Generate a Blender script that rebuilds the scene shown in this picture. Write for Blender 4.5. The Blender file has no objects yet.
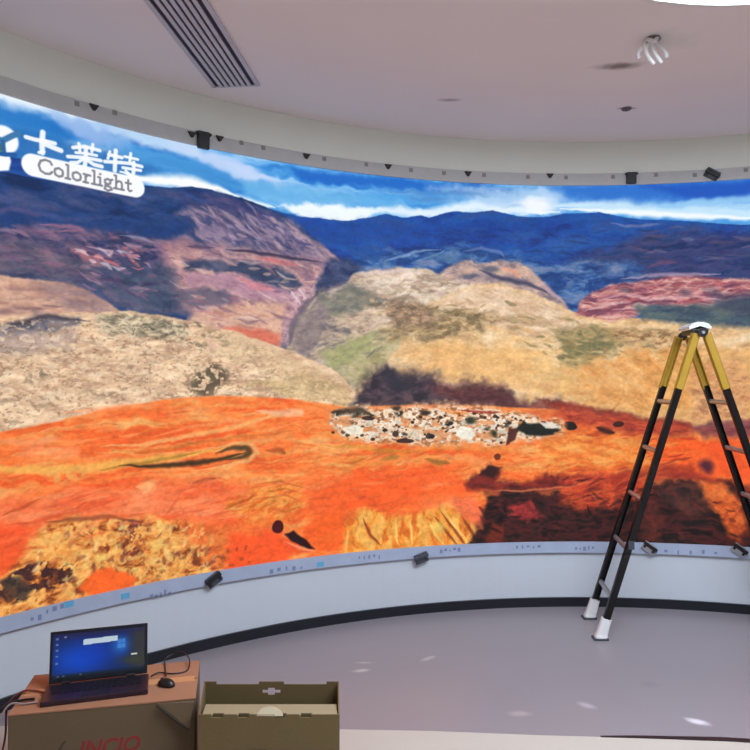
import bpy, bmesh, math, random
from mathutils import Vector, Matrix
import numpy as np
# ---- the picture shown on the LED wall: (arc, height) coordinates on the wall in centimetres
_rng=np.random.RandomState(7)
_TAB=[_rng.rand(256,256) for _ in range(4)]
def vnoise(x,y,k=0):
    t=_TAB[k%4]
    xi=np.floor(x);yi=np.floor(y);fx=x-xi;fy=y-yi
    xi=xi.astype(int)&255;yi=yi.astype(int)&255
    fx=fx*fx*(3-2*fx);fy=fy*fy*(3-2*fy)
    x1=(xi+1)&255;y1=(yi+1)&255
    return (t[xi,yi]*(1-fx)+t[x1,yi]*fx)*(1-fy)+(t[xi,y1]*(1-fx)+t[x1,y1]*fx)*fy
def fbm(x,y,o=4,k=0,g=.5):
    s=0;a=1;n=0
    for i in range(o):
        s=s+a*vnoise(x*2**i+17.3*i+k*5.1,y*2**i+9.7*i+k*3.3,i+k);n+=a;a*=g
    return s/n
def sst(x):
    x=np.clip(x,0,1);return x*x*(3-2*x)
def pts(s): return np.array([[float(v) for v in p.split(',')] for p in s.split()])
class Canvas:
    def __init__(s,U,V):
        s.U=U.ravel().astype(float);s.V=V.ravel().astype(float);s.c=np.zeros((s.U.size,3))
        w=5.0
        s.wu=(fbm(s.U/9,s.V/9,3,1)-.5)*2;s.wv=(fbm(s.U/9,s.V/9,3,2)-.5)*2
        s.fu=(fbm(s.U/2.5,s.V/2.5,2,3)-.5)*2;s.fv=(fbm(s.U/2.5,s.V/2.5,2,0)-.5)*2
    def tex(s,idx,T):
        """T: colour tuple, or (list of colours, su, sv, seed, contrast, slope)"""
        if not isinstance(T,dict): return np.array(T,float)[None,:]
        u=s.U[idx];v=s.V[idx]+T.get('slope',0)*s.U[idx]
        u=u+s.wu[idx]*T.get('warp',4);v=v+s.wv[idx]*T.get('warp',4)*.5
        n=fbm(u/T['su'],v/T['sv'],T.get('o',5),T.get('k',0),.66)
        n=np.clip((n-.5)*T.get('con',2.4)+.5,0,1)*(len(T['c'])-1)
        C=np.array(T['c'],float);i=np.minimum(n.astype(int),len(C)-2);f=(n-i)[:,None]
        return C[i]*(1-f)+C[i+1]*f
    def mix(s,idx,T,a):
        a=np.clip(a,0,1)[:,None];s.c[idx]=s.c[idx]*(1-a)+s.tex(idx,T)*a
    def below(s,P,T,soft=.6,rough=1.0,alpha=1,hi=None):
        p=pts(P);p=p[np.argsort(p[:,0])]
        r=np.interp(s.U,p[:,0],p[:,1])+s.wu*rough+s.fu*rough*.4
        a=sst((r-s.V)/soft+.5)
        idx=np.nonzero(a>0)[0];s.mix(idx,T,a[idx]*alpha)
    def poly(s,P,T,soft=1.5,rough=1.0,alpha=1,gate=None):
        p=pts(P);m=soft+rough*3+2
        idx=np.nonzero((s.U>p[:,0].min()-m)&(s.U<p[:,0].max()+m)&(s.V>p[:,1].min()-m)&(s.V<p[:,1].max()+m))[0]
        if not len(idx): return
        u=s.U[idx]+s.wu[idx]*rough+s.fu[idx]*rough*.4;v=s.V[idx]+s.wv[idx]*rough+s.fv[idx]*rough*.4
        ins=np.zeros(len(idx),bool);d=np.full(len(idx),1e9)
        for (x0,y0),(x1,y1) in zip(p,np.roll(p,-1,0)):
            if y0!=y1:
                c=((y0>v)!=(y1>v))&(u<(x1-x0)*(v-y0)/(y1-y0)+x0);ins^=c
            ex,ey=x1-x0,y1-y0;t=np.clip(((u-x0)*ex+(v-y0)*ey)/(ex*ex+ey*ey+1e-9),0,1)
            d=np.minimum(d,np.hypot(u-x0-t*ex,v-y0-t*ey))
        sd=np.where(ins,d,-d)
        a=sst(sd/soft+.5)*alpha
        if gate: a=a*s.gate(idx,*gate)
        s.mix(idx,T,a)
    def gate(s,idx,su,sv,th,w=.08,k=2):
        n=fbm((s.U[idx]+2*s.wu[idx])/su,(s.V[idx]+s.wv[idx])/sv,3,k)
        return sst((n-th)/w)
    def ell(s,P,T,alpha=1,rot=0,hard=0,rough=1.5,gate=None):
        for x,y,rx,ry in pts(P):
            m=max(rx,ry)*1.6+rough*2
            idx=np.nonzero((abs(s.U-x)<m)&(abs(s.V-y)<m))[0]
            if not len(idx): continue
            u=s.U[idx]+s.wu[idx]*rough-x;v=s.V[idx]+s.wv[idx]*rough-y
            c,n=np.cos(rot),np.sin(rot)
            q=np.hypot((u*c+v*n)/rx,(-u*n+v*c)/ry)
            a=sst((1.25-q)/(.25 if hard else 1.0))*alpha
            if gate: a=a*s.gate(idx,*gate)
            s.mix(idx,T,a)
    def line(s,P,w,T,alpha=1,rough=.8,taper=1):
        p=pts(P);m=w+3+rough*2
        idx=np.nonzero((s.U>p[:,0].min()-m)&(s.U<p[:,0].max()+m)&(s.V>p[:,1].min()-m)&(s.V<p[:,1].max()+m))[0]
        if not len(idx): return
        u=s.U[idx]+s.wu[idx]*rough;v=s.V[idx]+s.wv[idx]*rough
        d=np.full(len(idx),1e9);n=len(p)-1
        for i in range(n):
            x0,y0=p[i];x1,y1=p[i+1];ex,ey=x1-x0,y1-y0
            t=np.clip(((u-x0)*ex+(v-y0)*ey)/(ex*ex+ey*ey+1e-9),0,1)
            h=np.hypot(u-x0-t*ex,v-y0-t*ey)
            if taper:
                g=(i+t)/n;h=h/np.maximum(.15,np.sin(np.pi*g)**.7)
            d=np.minimum(d,h)
        s.mix(idx,T,sst((w*.5-d)/(max(.5,w*.8) if taper else min(max(.5,w*.35),.9))+.5)*alpha)
def strokes(c,P,n,L,w,cols,ang=0,jit=12,alpha=.6,seed=1,curve=.15):
    p=pts(P);r=np.random.RandomState(seed);k=0;cols=[cols] if not isinstance(cols,list) else cols
    while k<n:
        u=r.uniform(p[:,0].min(),p[:,0].max());v=r.uniform(p[:,1].min(),p[:,1].max())
        q=np.roll(p,-1,0);ins=((p[:,1]>v)!=(q[:,1]>v))&(u<(q[:,0]-p[:,0])*(v-p[:,1])/(q[:,1]-p[:,1]+1e-9)+p[:,0])
        if ins.sum()%2==0: continue
        k+=1;a=np.radians(ang+r.uniform(-jit,jit));l=L*r.uniform(.4,1.3);b=r.uniform(-curve,curve)*l
        dx,dy=np.cos(a)*l/2,np.sin(a)*l/2
        c.line('%g,%g %g,%g %g,%g'%(u-dx,v-dy,u-dy*b/l*2,v+b,u+dx,v+dy),w*r.uniform(.5,1.4),cols[r.randint(len(cols))],alpha*r.uniform(.5,1.2),.8)
def D(c,su=8,sv=3,k=0,con=2.4,**kw):
    d=dict(c=c,su=su,sv=sv,k=k,con=con);d.update(kw);return d
def paint(U,V):
    U=np.asarray(U,float).ravel();V=np.asarray(V,float).ravel()
    a,b=pts("-354.8,186.4 120.0,202.2")[:,0]
    c=Canvas(np.where(U<a,2*a-U,np.where(U>b,2*b-U,U)),V)
    # ---------------- sky
    c.c[:]=(70,150,220)
    allp=np.arange(c.U.size)
    c.mix(allp,D([(25,95,190),(60,145,220),(120,185,240),(190,220,250)],60,9,1,2.0,warp=8,o=4),np.ones(c.U.size))
    c.poly("-374.0,278.5 -321.8,283.8 -247.1,282.7 -247.1,273.7 -321.8,276.0 -373.9,269.9",(205,226,250),5,2,.85)
    c.line("-366.0,277.9 -335.9,281.5 -317.0,281.3 -296.9,281.8",5,(240,248,255),.9,1)
    c.poly("-373.9,270.8 -349.2,276.8 -307.0,275.6 -321.7,262.4 -349.1,259.9 -373.9,257.1",(30,115,195),7,3,.85)
    c.ell("-304.5,273.2,25.3,6.1 -314.5,276.6,17.2,4.0",(150,185,235),.8,-.25,rough=4)
    c.poly("-373.9,255.0 -340.3,264.6 -275.5,268.0 -269.9,260.5 -301.9,248.9 -373.8,235.8",(28,100,175),9,3,.8)
    c.poly("-296.8,269.5 -269.9,273.4 -210.7,268.5 -216.9,260.5 -247.1,260.3 -280.9,264.2",(70,150,215),5,2,.8)
    c.ell("-238.2,274.3,32.8,5.1 -216.9,272.2,27.8,4.1",(200,218,250),.9,-.25,rough=4)
    c.poly("-191.7,279.1 -159.0,279.2 -118.4,281.0 -77.1,278.8 -90.9,273.3 -132.1,273.9 -185.3,272.2",(30,105,200),5,2,.95)
    c.poly("-223.1,266.5 -185.3,268.5 -132.1,268.2 -118.4,264.8 -185.2,256.9 -216.9,258.1",(105,180,232),5,3,.8)
    c.poly("-145.6,269.4 -97.8,270.9 -90.9,266.7 -118.4,263.5 -145.6,261.2",(95,175,235),4,2,.7)
    c.poly("-97.8,276.1 -35.8,280.5 -8.6,278.2 -8.6,261.4 -49.6,262.7 -70.2,268.5",(196,220,246),11,4,.75)
    c.ell("-97.8,268.9,20.7,2.0 -80.6,273.3,24.2,2.3 -111.6,271.8,17.8,1.6",(75,135,200),.7,0,rough=3)
    c.line("-291.5,257.2 -275.4,256.7 -264.3,258.3 -252.9,259.8 -238.2,258.4 -220.0,255.4",6,(255,255,255),1,1.5)
    c.line("-244.1,257.4 -223.1,255.5 -201.3,253.2",4,(235,248,255),.9,1)
    c.poly("-198.1,254.8 -178.7,258.3 -155.6,259.6 -137.5,260.0 -138.8,251.0 -165.6,246.7 -185.2,248.4",(245,252,255),4,2.5,.95)
    c.line("-152.3,252.4 -128.7,260.1 -101.3,259.5 -70.2,265.2 -35.8,263.1 -8.6,263.4",6,(240,250,255),.85,2)
    c.ell("-25.6,267.3,15.0,6.0",(250,252,255),.9,0,rough=3)
    c.poly("-18.7,280.8 18.2,284.9 117.5,282.4 191.6,274.9 191.5,261.6 117.4,270.7 69.5,267.2 18.1,268.1 -5.2,272.9",(44,112,205),13,2.5,.95)
    c.poly("44.2,279.6 117.5,279.8 191.6,272.5 191.5,262.8 81.8,269.2",(25,80,185),6,2,.8)
    c.line("-12.0,267.5 18.1,267.4 50.6,263.3 81.8,261.3 117.4,257.1 191.5,249.5",9,(205,235,252),.9,2)
    c.line("50.6,266.0 81.8,267.9 117.4,268.1 191.5,261.6",5,(150,205,245),.8,2)
    c.line("-8.6,265.5 44.2,262.2 81.8,258.0 117.4,254.6",4,(250,253,255),.9,1)
    # ---------------- far blue range
    blue=D([(14,45,120),(22,66,150),(24,80,160),(40,75,145)],26,8,2,2.2)
    c.below("-213.8,253.3 -206.9,251.9 -194.9,250.4 -184.6,249.7 -155.6,250.2 -142.2,252.6 -128.7,256.9 -115.0,255.4 -104.7,257.4 -99.2,256.1 -90.9,259.5 -80.6,261.7 -66.8,261.4 -55.1,263.2 -42.7,260.9 -29.0,259.2 -15.4,260.0 -5.3,262.1 18.1,262.7 34.5,259.1 50.6,257.3 69.5,256.0 93.9,252.8 111.6,251.1 191.4,241.7",blue,.8,.6)
    c.poly("50.5,249.3 75.6,248.4 93.9,246.2 117.3,243.6 191.4,235.1 191.2,204.9 81.6,213.2 18.0,217.7 -2.0,229.9",D([(22,38,84),(40,50,98),(62,58,102),(56,62,104),(30,50,96)],16,4,1,2.4),12,4,.85)
    strokes(c,"-132.1,249.6 -8.6,254.7 44.1,247.5 117.3,241.0 117.2,221.6 18.0,221.1 -118.4,237.7",60,16,1.5,[(16,40,92),(50,84,150),(70,72,120),(26,50,110)],-3,12,.5,3)
    strokes(c,"44.2,254.2 117.3,248.8 117.2,226.8 44.1,229.4",26,14,1.6,[(96,76,108),(28,36,74),(110,96,130)],-3,10,.5,4)
    c.poly("-185.2,246.6 -8.6,259.4 -8.7,248.0 -118.4,237.7 -185.2,235.7",(18,62,148),8,4,.5)
    c.line("24.7,254.6 44.2,253.5 56.9,254.4",2.2,(140,130,165),.6,1.5)
    c.line("69.4,243.4 78.7,243.0",2.2,(110,110,150),.6,1)
    c.ell("-35.9,245.6,15.1,4.0 -8.7,241.3,17.5,5.4",(48,92,160),.5,0,rough=3)
    # haze and streaks in the valley
    c.poly("-162.3,224.0 -118.4,234.5 -77.2,240.4 -35.9,234.3 -8.7,229.9 44.1,229.4 44.0,204.1 -8.8,196.3 -63.4,210.4 -158.9,209.9",D([(22,55,115),(40,80,145),(75,115,165),(125,140,175)],16,5,3,2.8),7,4,.85)
    c.line("-128.7,226.2 -117.1,230.0 -108.2,233.8 -91.0,236.5",2,(140,165,205),.7,1)
    c.line("-108.2,227.3 -97.9,230.3 -87.5,236.0",1.6,(130,160,200),.6,1)
    c.ell("-87.5,230.8,15.2,3.9",(90,125,165),.7,0,rough=2)
    c.line("-75.8,235.2 -63.4,238.3 -49.6,236.0 -46.2,232.1",2,(120,130,175),.6,1)
    c.ell("8.0,214.4,6.7,8.1 -4.7,216.4,5.4,5.4",(110,135,175),.6,0,rough=3,gate=(3,3,.5))
    c.ell("31.1,224.3,15.6,4.7",(110,120,160),.5,0,rough=3,gate=(3,2,.5))
    # ---------------- left mountain
    lm=D([(12,38,84),(20,54,110),(34,64,118),(66,76,122)],26,7,1,2.6)
    c.below("-396.0,238.3 -365.8,243.8 -349.1,245.3 -321.7,246.3 -301.9,248.9 -278.1,253.6 -264.3,255.0 -252.9,257.9 -241.2,257.9 -223.1,256.1 -206.9,252.4 -194.9,248.5 -185.2,244.2 -175.5,237.2 -165.6,230.0 -155.6,223.9 -150.9,218.5 -148.2,125.6",lm,.8,.6)
    c.poly("-244.1,254.6 -209.4,251.5 -191.7,245.9 -175.5,234.7 -159.0,223.0 -155.6,207.0 -185.2,199.2 -258.5,205.5 -301.7,210.4 -275.3,225.2 -252.8,233.7 -261.4,240.8",
           D([(52,62,105),(92,86,122),(140,116,142),(165,138,158)],9,3,2,2.9,slope=.35),7,3,.85)
    c.poly("-258.6,254.9 -223.1,254.9 -194.9,247.9 -210.7,243.7 -235.2,248.6 -258.6,247.2",D([(35,50,100),(56,60,110),(85,75,120)],8,3,0),5,2,.8)
    c.line("-247.0,243.5 -235.2,241.7 -216.9,235.9 -204.4,230.2",2.2,(165,145,170),.6,1.5)
    c.line("-220.0,248.4 -209.4,243.8 -201.2,236.5",2.4,(150,130,165),.55,1.5)
    c.line("-209.4,248.6 -194.9,243.1 -182.0,233.5",2.4,(170,145,165),.6,1.5)
    c.line("-194.9,245.5 -182.0,237.2 -165.6,227.5 -159.0,224.3",3,(185,150,155),.8,1)
    c.poly("-258.5,227.4 -255.7,238.9 -269.8,234.1 -321.6,233.2 -373.7,225.1 -373.6,215.3 -321.6,223.4 -286.1,224.8",(20,55,115),6,3,.75)
    c.line("-373.7,223.8 -335.6,229.1 -319.2,228.7 -296.7,234.6",3,(70,80,130),.55,3)
    c.line("-373.7,221.3 -340.2,228.7 -328.7,228.0",3,(90,78,125),.5,3)
    c.poly("-381.3,214.7 -335.6,223.0 -306.9,225.8 -275.3,227.4 -247.0,227.8 -252.8,216.0 -291.4,207.5 -321.5,207.9 -381.2,199.7",
           D([(34,42,82),(60,60,98),(96,80,115),(125,98,122)],13,4,3,3.0),5,3,.9)
    c.line("-331.0,224.3 -316.8,225.7 -310.9,225.2 -321.6,222.5",2.5,(170,110,135),.7,1)
    c.line("-292.5,224.9 -280.8,225.5 -272.6,223.5",1.6,(170,165,195),.6,1)
    c.poly("-373.6,211.9 -340.1,216.6 -326.3,213.0 -323.9,207.6 -373.6,202.5",(108,96,125),6,3,.6)
    c.ell("-327.7,211.9,4.7,3.8",(175,110,135),.7,-.4)
    c.poly("-316.7,214.4 -306.8,214.8 -298.7,210.7 -302.7,207.2 -309.3,209.4",(215,120,120),3,1.5,.85)
    c.line("-309.3,217.4 -296.6,216.1 -299.2,210.7 -287.2,210.0",1.8,(215,175,185),.7,1.5)
    c.line("-295.6,217.3 -288.8,215.6 -281.8,213.8",1.6,(205,205,220),.7,1.5)
    c.poly("-269.8,222.7 -257.4,228.7 -247.0,225.5 -249.3,216.3 -258.5,211.0 -269.8,214.1",(160,112,130),5,2,.8)
    c.poly("-381.2,199.7 -321.5,207.9 -296.6,211.0 -246.9,214.3 -229.1,202.3 -252.7,184.9 -286.0,186.1 -306.7,195.7 -330.9,198.1 -381.2,195.5",
           D([(48,56,92),(62,72,105),(88,84,112),(120,100,120)],14,5,0,2.6),5,3,.9)
    c.poly("-295.6,206.0 -264.2,210.4 -252.7,203.2 -255.6,191.9 -275.2,185.8 -291.3,190.9 -297.6,197.6",D([(46,58,86),(68,80,106),(88,92,116)],12,6,1),8,4,.9)
    c.poly("-373.6,211.9 -331.0,217.1 -306.8,209.7 -299.1,199.0 -321.5,199.1 -373.6,197.4",D([(66,62,86),(104,92,110),(130,110,122)],12,3,2,2.4),8,4,.7)
    c.ell("-296.6,201.8,7.2,3.6",(110,88,120),.6,.4,gate=(3,2,.45))
    strokes(c,"-321.7,242.9 -247.0,254.1 -247.0,239.0 -321.6,232.2",30,20,2,[(14,44,98),(40,78,140),(60,70,120)],-6,14,.45,5)
    strokes(c,"-349.0,220.6 -275.3,226.3 -252.8,216.0 -275.2,193.2 -321.5,198.2 -348.9,199.7",90,11,2,[(46,44,82),(150,104,128),(84,76,112),(186,140,156),(60,58,96),(120,88,118)],-8,22,.6,6)
    strokes(c,"-316.7,215.4 -275.3,222.0 -275.3,210.3 -311.8,206.1",26,7,1.5,[(216,150,150),(225,205,215),(56,48,88),(210,110,110)],-18,25,.75,7)
    strokes(c,"-252.8,247.6 -209.4,251.5 -185.2,241.7 -162.3,226.5 -185.2,226.5 -247.0,228.9",70,13,1.8,[(60,60,100),(176,150,168),(104,88,124),(188,158,170),(74,70,112)],-34,14,.6,8)
    # ridge structures right of centre-left
    c.poly("-267.6,224.1 -238.1,226.6 -210.7,226.0 -185.2,223.5 -162.3,224.0 -155.6,213.2 -165.6,200.2 -185.2,191.9 -192.9,171.7 -216.8,167.0 -252.7,178.3 -258.5,194.5",
           D([(118,92,112),(160,120,130),(200,156,152),(180,130,130)],10,3.5,2,2.4,slope=.2),13,4,.95)
    c.line("-232.1,225.5 -213.8,225.1 -191.7,224.2 -172.2,222.7",2.2,(48,40,70),.85,.8)
    c.line("-255.7,224.5 -238.1,225.4",2,(60,50,85),.6,.8)
    c.line("-213.8,222.2 -198.0,220.6 -185.2,219.9",3,(205,110,115),.7,1)
    c.poly("-257.4,215.5 -232.1,219.2 -210.6,218.3 -191.6,215.7 -183.9,208.4 -194.8,202.9 -209.4,206.7 -226.0,212.9 -255.6,211.3",D([(36,50,82),(54,66,98),(80,84,110)],8,4,3),4,2,.95)
    c.poly("-255.6,210.1 -226.0,212.9 -209.4,207.2 -185.2,204.1 -178.7,199.6 -194.8,198.7 -216.8,198.5 -238.1,201.6 -255.6,203.0",(185,140,160),4,2,.8)
    c.line("-226.0,210.6 -213.7,205.8 -201.2,203.7",4,(215,130,140),.7,1.5)
    c.poly("-258.5,201.1 -232.1,202.1 -229.0,195.4 -252.7,190.5 -259.6,194.4",(95,90,112),4,2,.8)
    c.poly("-191.6,203.7 -175.4,210.2 -177.4,219.2 -165.6,217.6 -173.5,204.8 -185.2,193.1 -194.8,171.7 -199.2,174.5 -192.9,191.6",D([(150,110,125),(215,180,190),(180,130,140)],4,3,1,3),3,1.5,.85)
    c.line("-191.6,204.9 -185.2,196.2",1.4,(235,220,225),.7,.6)
    c.line("-186.5,206.4 -181.3,199.4",1.4,(235,215,225),.7,.6)
    c.poly("-255.6,183.7 -238.0,193.1 -216.8,197.3 -194.8,196.9 -195.4,186.6 -198.0,171.6 -222.9,170.9 -246.9,177.4",D([(205,160,140),(228,182,155),(196,140,125)],14,3,0,2.2),4,2,.9)
    c.poly("-233.8,180.3 -209.3,181.3 -198.0,178.2 -200.5,170.9 -216.8,172.2",(220,105,80),5,2,.8)
    strokes(c,"-258.5,221.9 -165.6,220.1 -172.2,206.1 -194.8,180.7 -252.7,182.7 -261.3,199.7",70,12,1.8,[(190,150,156),(120,88,108),(222,178,160),(150,104,120),(228,200,190)],-10,16,.55,9)
    # valley dark blue
    c.poly("-168.9,223.5 -152.3,227.2 -144.2,220.2 -152.3,212.2 -165.6,206.4 -173.5,199.8 -176.1,208.9",D([(28,42,84),(46,58,98),(70,80,118)],7,4,2),5,2,.95)
    # ---------------- left tan hill
    c.below("-395.8,195.1 -365.6,197.5 -348.8,197.9 -330.9,198.1 -318.6,197.5 -309.2,195.4 -301.7,192.1 -292.4,186.7 -275.2,177.2 -246.8,161.8",
            D([(178,132,118),(205,160,140),(216,172,146),(150,118,118)],26,5,1,2.2),1.5,1,1)
    c.poly("-335.5,196.2 -316.6,197.7 -304.2,192.9 -293.4,186.6 -311.7,184.3 -330.9,188.6",(140,115,122),6,3,.7)
    c.line("-373.5,181.2 -348.8,181.5 -330.8,183.8 -321.4,186.0",3,(105,78,85),.6,1.5)
    # ---------------- centre hills (behind)
    hillA=D([(156,136,120),(200,174,150),(224,202,178),(238,218,202)],11,4,2,2.4)
    c.poly("-155.6,210.1 -152.3,215.9 -137.5,219.9 -118.4,222.9 -97.9,222.5 -84.1,219.1 -64.8,214.3 -36.0,204.2 -36.1,137.4 -165.5,138.4 -194.8,168.7 -186.5,190.1 -173.5,202.3",hillA,2.5,1.5)
    c.poly("-93.7,220.0 -82.7,227.0 -70.3,229.4 -56.5,227.8 -49.6,231.3 -35.9,229.6 -25.7,223.0 -16.9,212.4 -7.4,204.4 1.3,192.3 -36.0,204.2 -63.4,210.4 -84.1,216.4",D([(140,120,125),(190,160,150),(222,180,155)],8,4,1),3,1.5,.95)
    c.line("-64.8,223.6 -49.6,218.0 -32.5,215.6 -15.5,207.7",3.5,(62,62,90),.9,1)
    c.ell("-56.5,223.8,7.6,2.7 -70.3,219.5,6.9,2.0",(78,86,110),.8,0)
    c.line("-49.6,225.3 -39.3,222.8 -35.9,218.9",4,(225,160,135),.8,1)
    c.line("-25.7,217.7 -15.5,209.7 -5.4,201.7",3,(200,170,185),.8,1)
    c.line("-150.9,214.7 -135.5,218.8 -118.4,220.9 -101.3,219.8",3,(225,200,190),.9,1)
    c.line("-142.2,212.7 -118.4,215.8 -91.0,213.6",2,(235,215,195),.7,1.5)
    # green flank
    c.poly("-185.2,191.9 -173.5,202.3 -152.3,210.9 -128.7,207.0 -118.5,195.8 -137.5,182.5 -152.3,165.8 -165.5,155.7 -188.4,168.8 -194.1,171.7",D([(100,96,104),(134,122,122),(172,152,136),(200,178,156)],7,3,3,3.0),12,5,.85)
    c.poly("-168.8,156.9 -158.9,172.5 -145.6,181.0 -121.9,186.1 -111.6,179.8 -118.5,163.6 -128.7,152.0 -145.6,143.2",D([(150,146,98),(172,164,112),(200,182,136)],8,3,0),14,6,.75)
    c.line("-192.9,171.7 -190.3,183.8 -183.2,195.7 -173.5,203.5",4,(92,82,98),.7,1.5)
    c.poly("-158.9,189.3 -145.6,196.1 -128.7,201.9 -132.1,192.2 -152.3,182.0",(200,178,150),5,3,.6)
    strokes(c,"-185.2,191.9 -165.6,205.2 -118.5,211.9 -104.8,196.2 -132.1,169.8 -158.9,158.2 -188.4,170.0",90,12,1.8,[(112,106,98),(198,178,146),(150,146,112),(96,92,92),(214,192,160)],28,16,.5,10)
    c.poly("-194.2,174.7 -185.2,191.9 -170.8,200.0 -165.6,187.8 -173.4,172.2 -185.1,167.7",(122,108,116),7,4,.6)
    c.poly("-173.5,199.8 -155.6,208.8 -135.5,206.7 -128.7,199.9 -152.3,193.3 -166.9,190.3",(110,114,104),6,4,.6)
    c.poly("-158.9,185.0 -150.9,193.4 -133.4,197.8 -118.5,188.1 -132.1,182.6 -150.9,177.1",D([(150,128,112),(214,184,160),(232,206,180)],5,2.5,1,2.6),5,4,.8)
    c.poly("-170.8,166.1 -150.9,177.1 -133.4,181.3 -137.5,171.0 -155.6,159.5 -165.5,155.7",(166,168,112),6,4,.65)
    strokes(c,"-152.3,215.9 -97.9,221.2 -70.3,213.5 -104.8,202.7 -145.6,202.4",50,12,1.8,[(232,212,196),(150,128,112),(198,160,140),(240,222,206)],6,12,.55,11)
    # ---------------- big tan hill
    tan=D([(200,160,116),(228,186,134),(238,202,154),(244,216,178)],14,5,1,2.0)
    c.poly("-118.5,182.9 -101.3,200.2 -84.1,207.9 -66.9,213.6 -53.1,214.6 -35.9,211.5 -18.9,205.0 -7.4,199.0 4.6,195.7 17.9,192.9 43.9,192.1 75.4,189.0 117.1,186.2 191.1,182.6 190.8,120.6 81.3,119.3 43.7,123.5 17.7,128.0 -8.9,133.4 -49.8,134.8 -152.3,133.2 -150.9,144.5 -128.7,160.3 -118.5,173.3",tan,2,1.2)
    c.poly("-101.3,200.2 -66.9,213.0 -42.8,212.1 -8.8,198.3 11.3,187.6 17.8,174.2 -36.0,180.8 -70.3,189.1 -97.9,191.2",D([(206,170,138),(228,194,162),(240,212,184)],12,4,2,2.2),8,4,.9)
    c.poly("-128.7,196.7 -101.3,200.9 -84.1,196.7 -66.9,198.4 -60.0,193.2 -70.3,189.1 -91.0,191.3 -104.8,184.5 -118.5,186.1",D([(104,92,66),(142,122,86),(176,148,108)],6,3,0,2.6),5,3,.8)
    c.poly("-132.1,182.6 -115.0,192.7 -91.0,188.7 -77.2,182.4 -104.8,179.3 -125.3,175.1",D([(130,112,80),(165,142,102),(200,170,128)],7,3,1,2.6),5,3,.75)
    c.line("-56.6,189.3 -36.0,192.2 -8.8,185.6 11.2,182.9",5,(168,134,92),.55,3)
    c.poly("-16.9,184.2 4.6,186.9 25.8,184.2 29.6,174.2 17.8,162.8 1.2,156.1 -8.9,160.1 -4.8,170.9",D([(96,96,64),(128,120,78),(165,145,95)],7,4,3,2.8),8,4,.85)
    c.poly("17.9,186.9 50.3,185.4 75.4,180.4 56.6,174.0 34.2,170.8 21.1,177.5",D([(120,104,72),(170,140,95),(205,165,115)],6,3,2,3),5,3,.7)
    c.line("17.9,186.2 43.9,186.7 75.4,183.1",2.5,(232,195,150),.7,1)
    c.poly("30.9,167.5 75.3,173.8 117.0,170.1 191.0,168.8 190.8,123.6 75.1,121.1 17.7,129.4 -8.9,134.7 -22.4,147.4",D([(214,150,86),(226,168,98),(206,138,78)],16,6,0,2),10,5,.7)
    c.poly("-101.3,173.5 -36.0,174.1 4.5,157.5 -8.9,137.4 -63.5,147.5 -97.9,156.0",D([(232,184,114),(240,196,130),(222,164,106)],14,4,3,2.2),10,5,.65)
    c.line("17.7,137.4 30.9,150.8 43.8,160.8 59.8,174.0",3,(236,186,120),.5,3)
    c.line("43.9,174.1 56.6,157.4 75.2,140.9",2.5,(184,120,72),.4,3)
    c.poly("75.3,157.4 105.4,163.7 116.8,137.9 93.3,121.4 75.2,124.4",D([(190,120,80),(226,170,120),(150,90,70)],6,4,1,2.8),8,4,.6)
    strokes(c,"-101.3,200.2 -66.9,211.6 -22.3,204.3 11.3,185.6 -8.8,177.6 -91.0,191.3",80,10,1.6,[(240,216,184),(190,154,116),(176,148,112),(246,222,190)],-12,18,.45,12)
    strokes(c,"-138.8,201.4 -97.9,201.6 -56.5,199.9 -49.7,189.4 -91.0,176.9 -132.1,177.5",90,8,2.2,[(122,100,70),(214,184,144),(98,86,64),(150,124,84),(228,200,160)],10,20,.65,13)
    strokes(c,"-91.0,190.0 -8.8,184.3 17.8,174.2 11.1,137.4 -63.5,150.8 -104.8,170.2",80,16,1.8,[(240,196,134),(206,156,96),(226,166,96)],-8,14,.4,14)
    strokes(c,"-49.7,204.0 11.3,186.9 50.3,185.4 75.4,180.4 75.3,169.2 24.4,156.1 -15.6,164.2 -49.7,190.7",110,9,2.2,[(110,104,70),(156,130,84),(232,198,150),(200,160,110),(132,120,76)],-14,22,.55,15)
    strokes(c,"17.8,170.8 117.0,176.5 116.8,126.3 43.7,127.5 4.5,137.4",90,14,1.8,[(240,196,138),(200,130,72),(232,168,96),(170,110,66)],30,35,.4,16)
    c.poly("-130.7,197.9 -118.5,202.2 -99.3,200.9 -91.0,191.3 -104.8,183.2 -123.9,185.4",D([(104,88,72),(146,116,94),(196,160,130)],5,2.5,0,3),6,4,.75)
    c.poly("-91.0,191.3 -70.3,198.3 -49.7,193.3 -55.2,185.3 -80.7,178.4 -101.3,174.2 -108.2,178.0",D([(104,90,62),(150,124,88),(210,178,134)],5,2.5,2,3),6,4,.75)
    c.poly("-115.0,171.4 -91.0,175.6 -36.0,170.8 -22.4,158.8 -36.1,150.8 -91.0,156.0 -115.1,162.4",(236,178,112),9,5,.5)
    c.poly("11.2,160.8 43.9,170.8 75.3,169.2 75.2,132.3 43.7,129.5 17.7,137.4 4.5,147.4",D([(210,138,72),(234,164,92),(244,190,124)],7,4,1,2.6,slope=.5),10,5,.65)
    c.poly("25.8,185.5 75.4,181.1 75.3,173.2 43.9,174.7 25.7,178.8",D([(128,92,60),(206,160,112),(236,200,152)],5,2,3,3),5,3,.7)
    # right pink hill
    c.poly("2.0,195.0 3.3,203.0 12.6,209.7 24.5,214.3 44.0,217.4 63.1,219.0 81.6,219.2 111.4,216.1 191.2,208.5 191.1,183.8 111.3,190.8 81.6,196.8 50.4,200.0 38.8,192.1 24.5,189.6",
           D([(112,62,84),(170,96,104),(204,132,126),(228,174,162)],12,2.6,3,3.0),3,1.5,.95)
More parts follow.
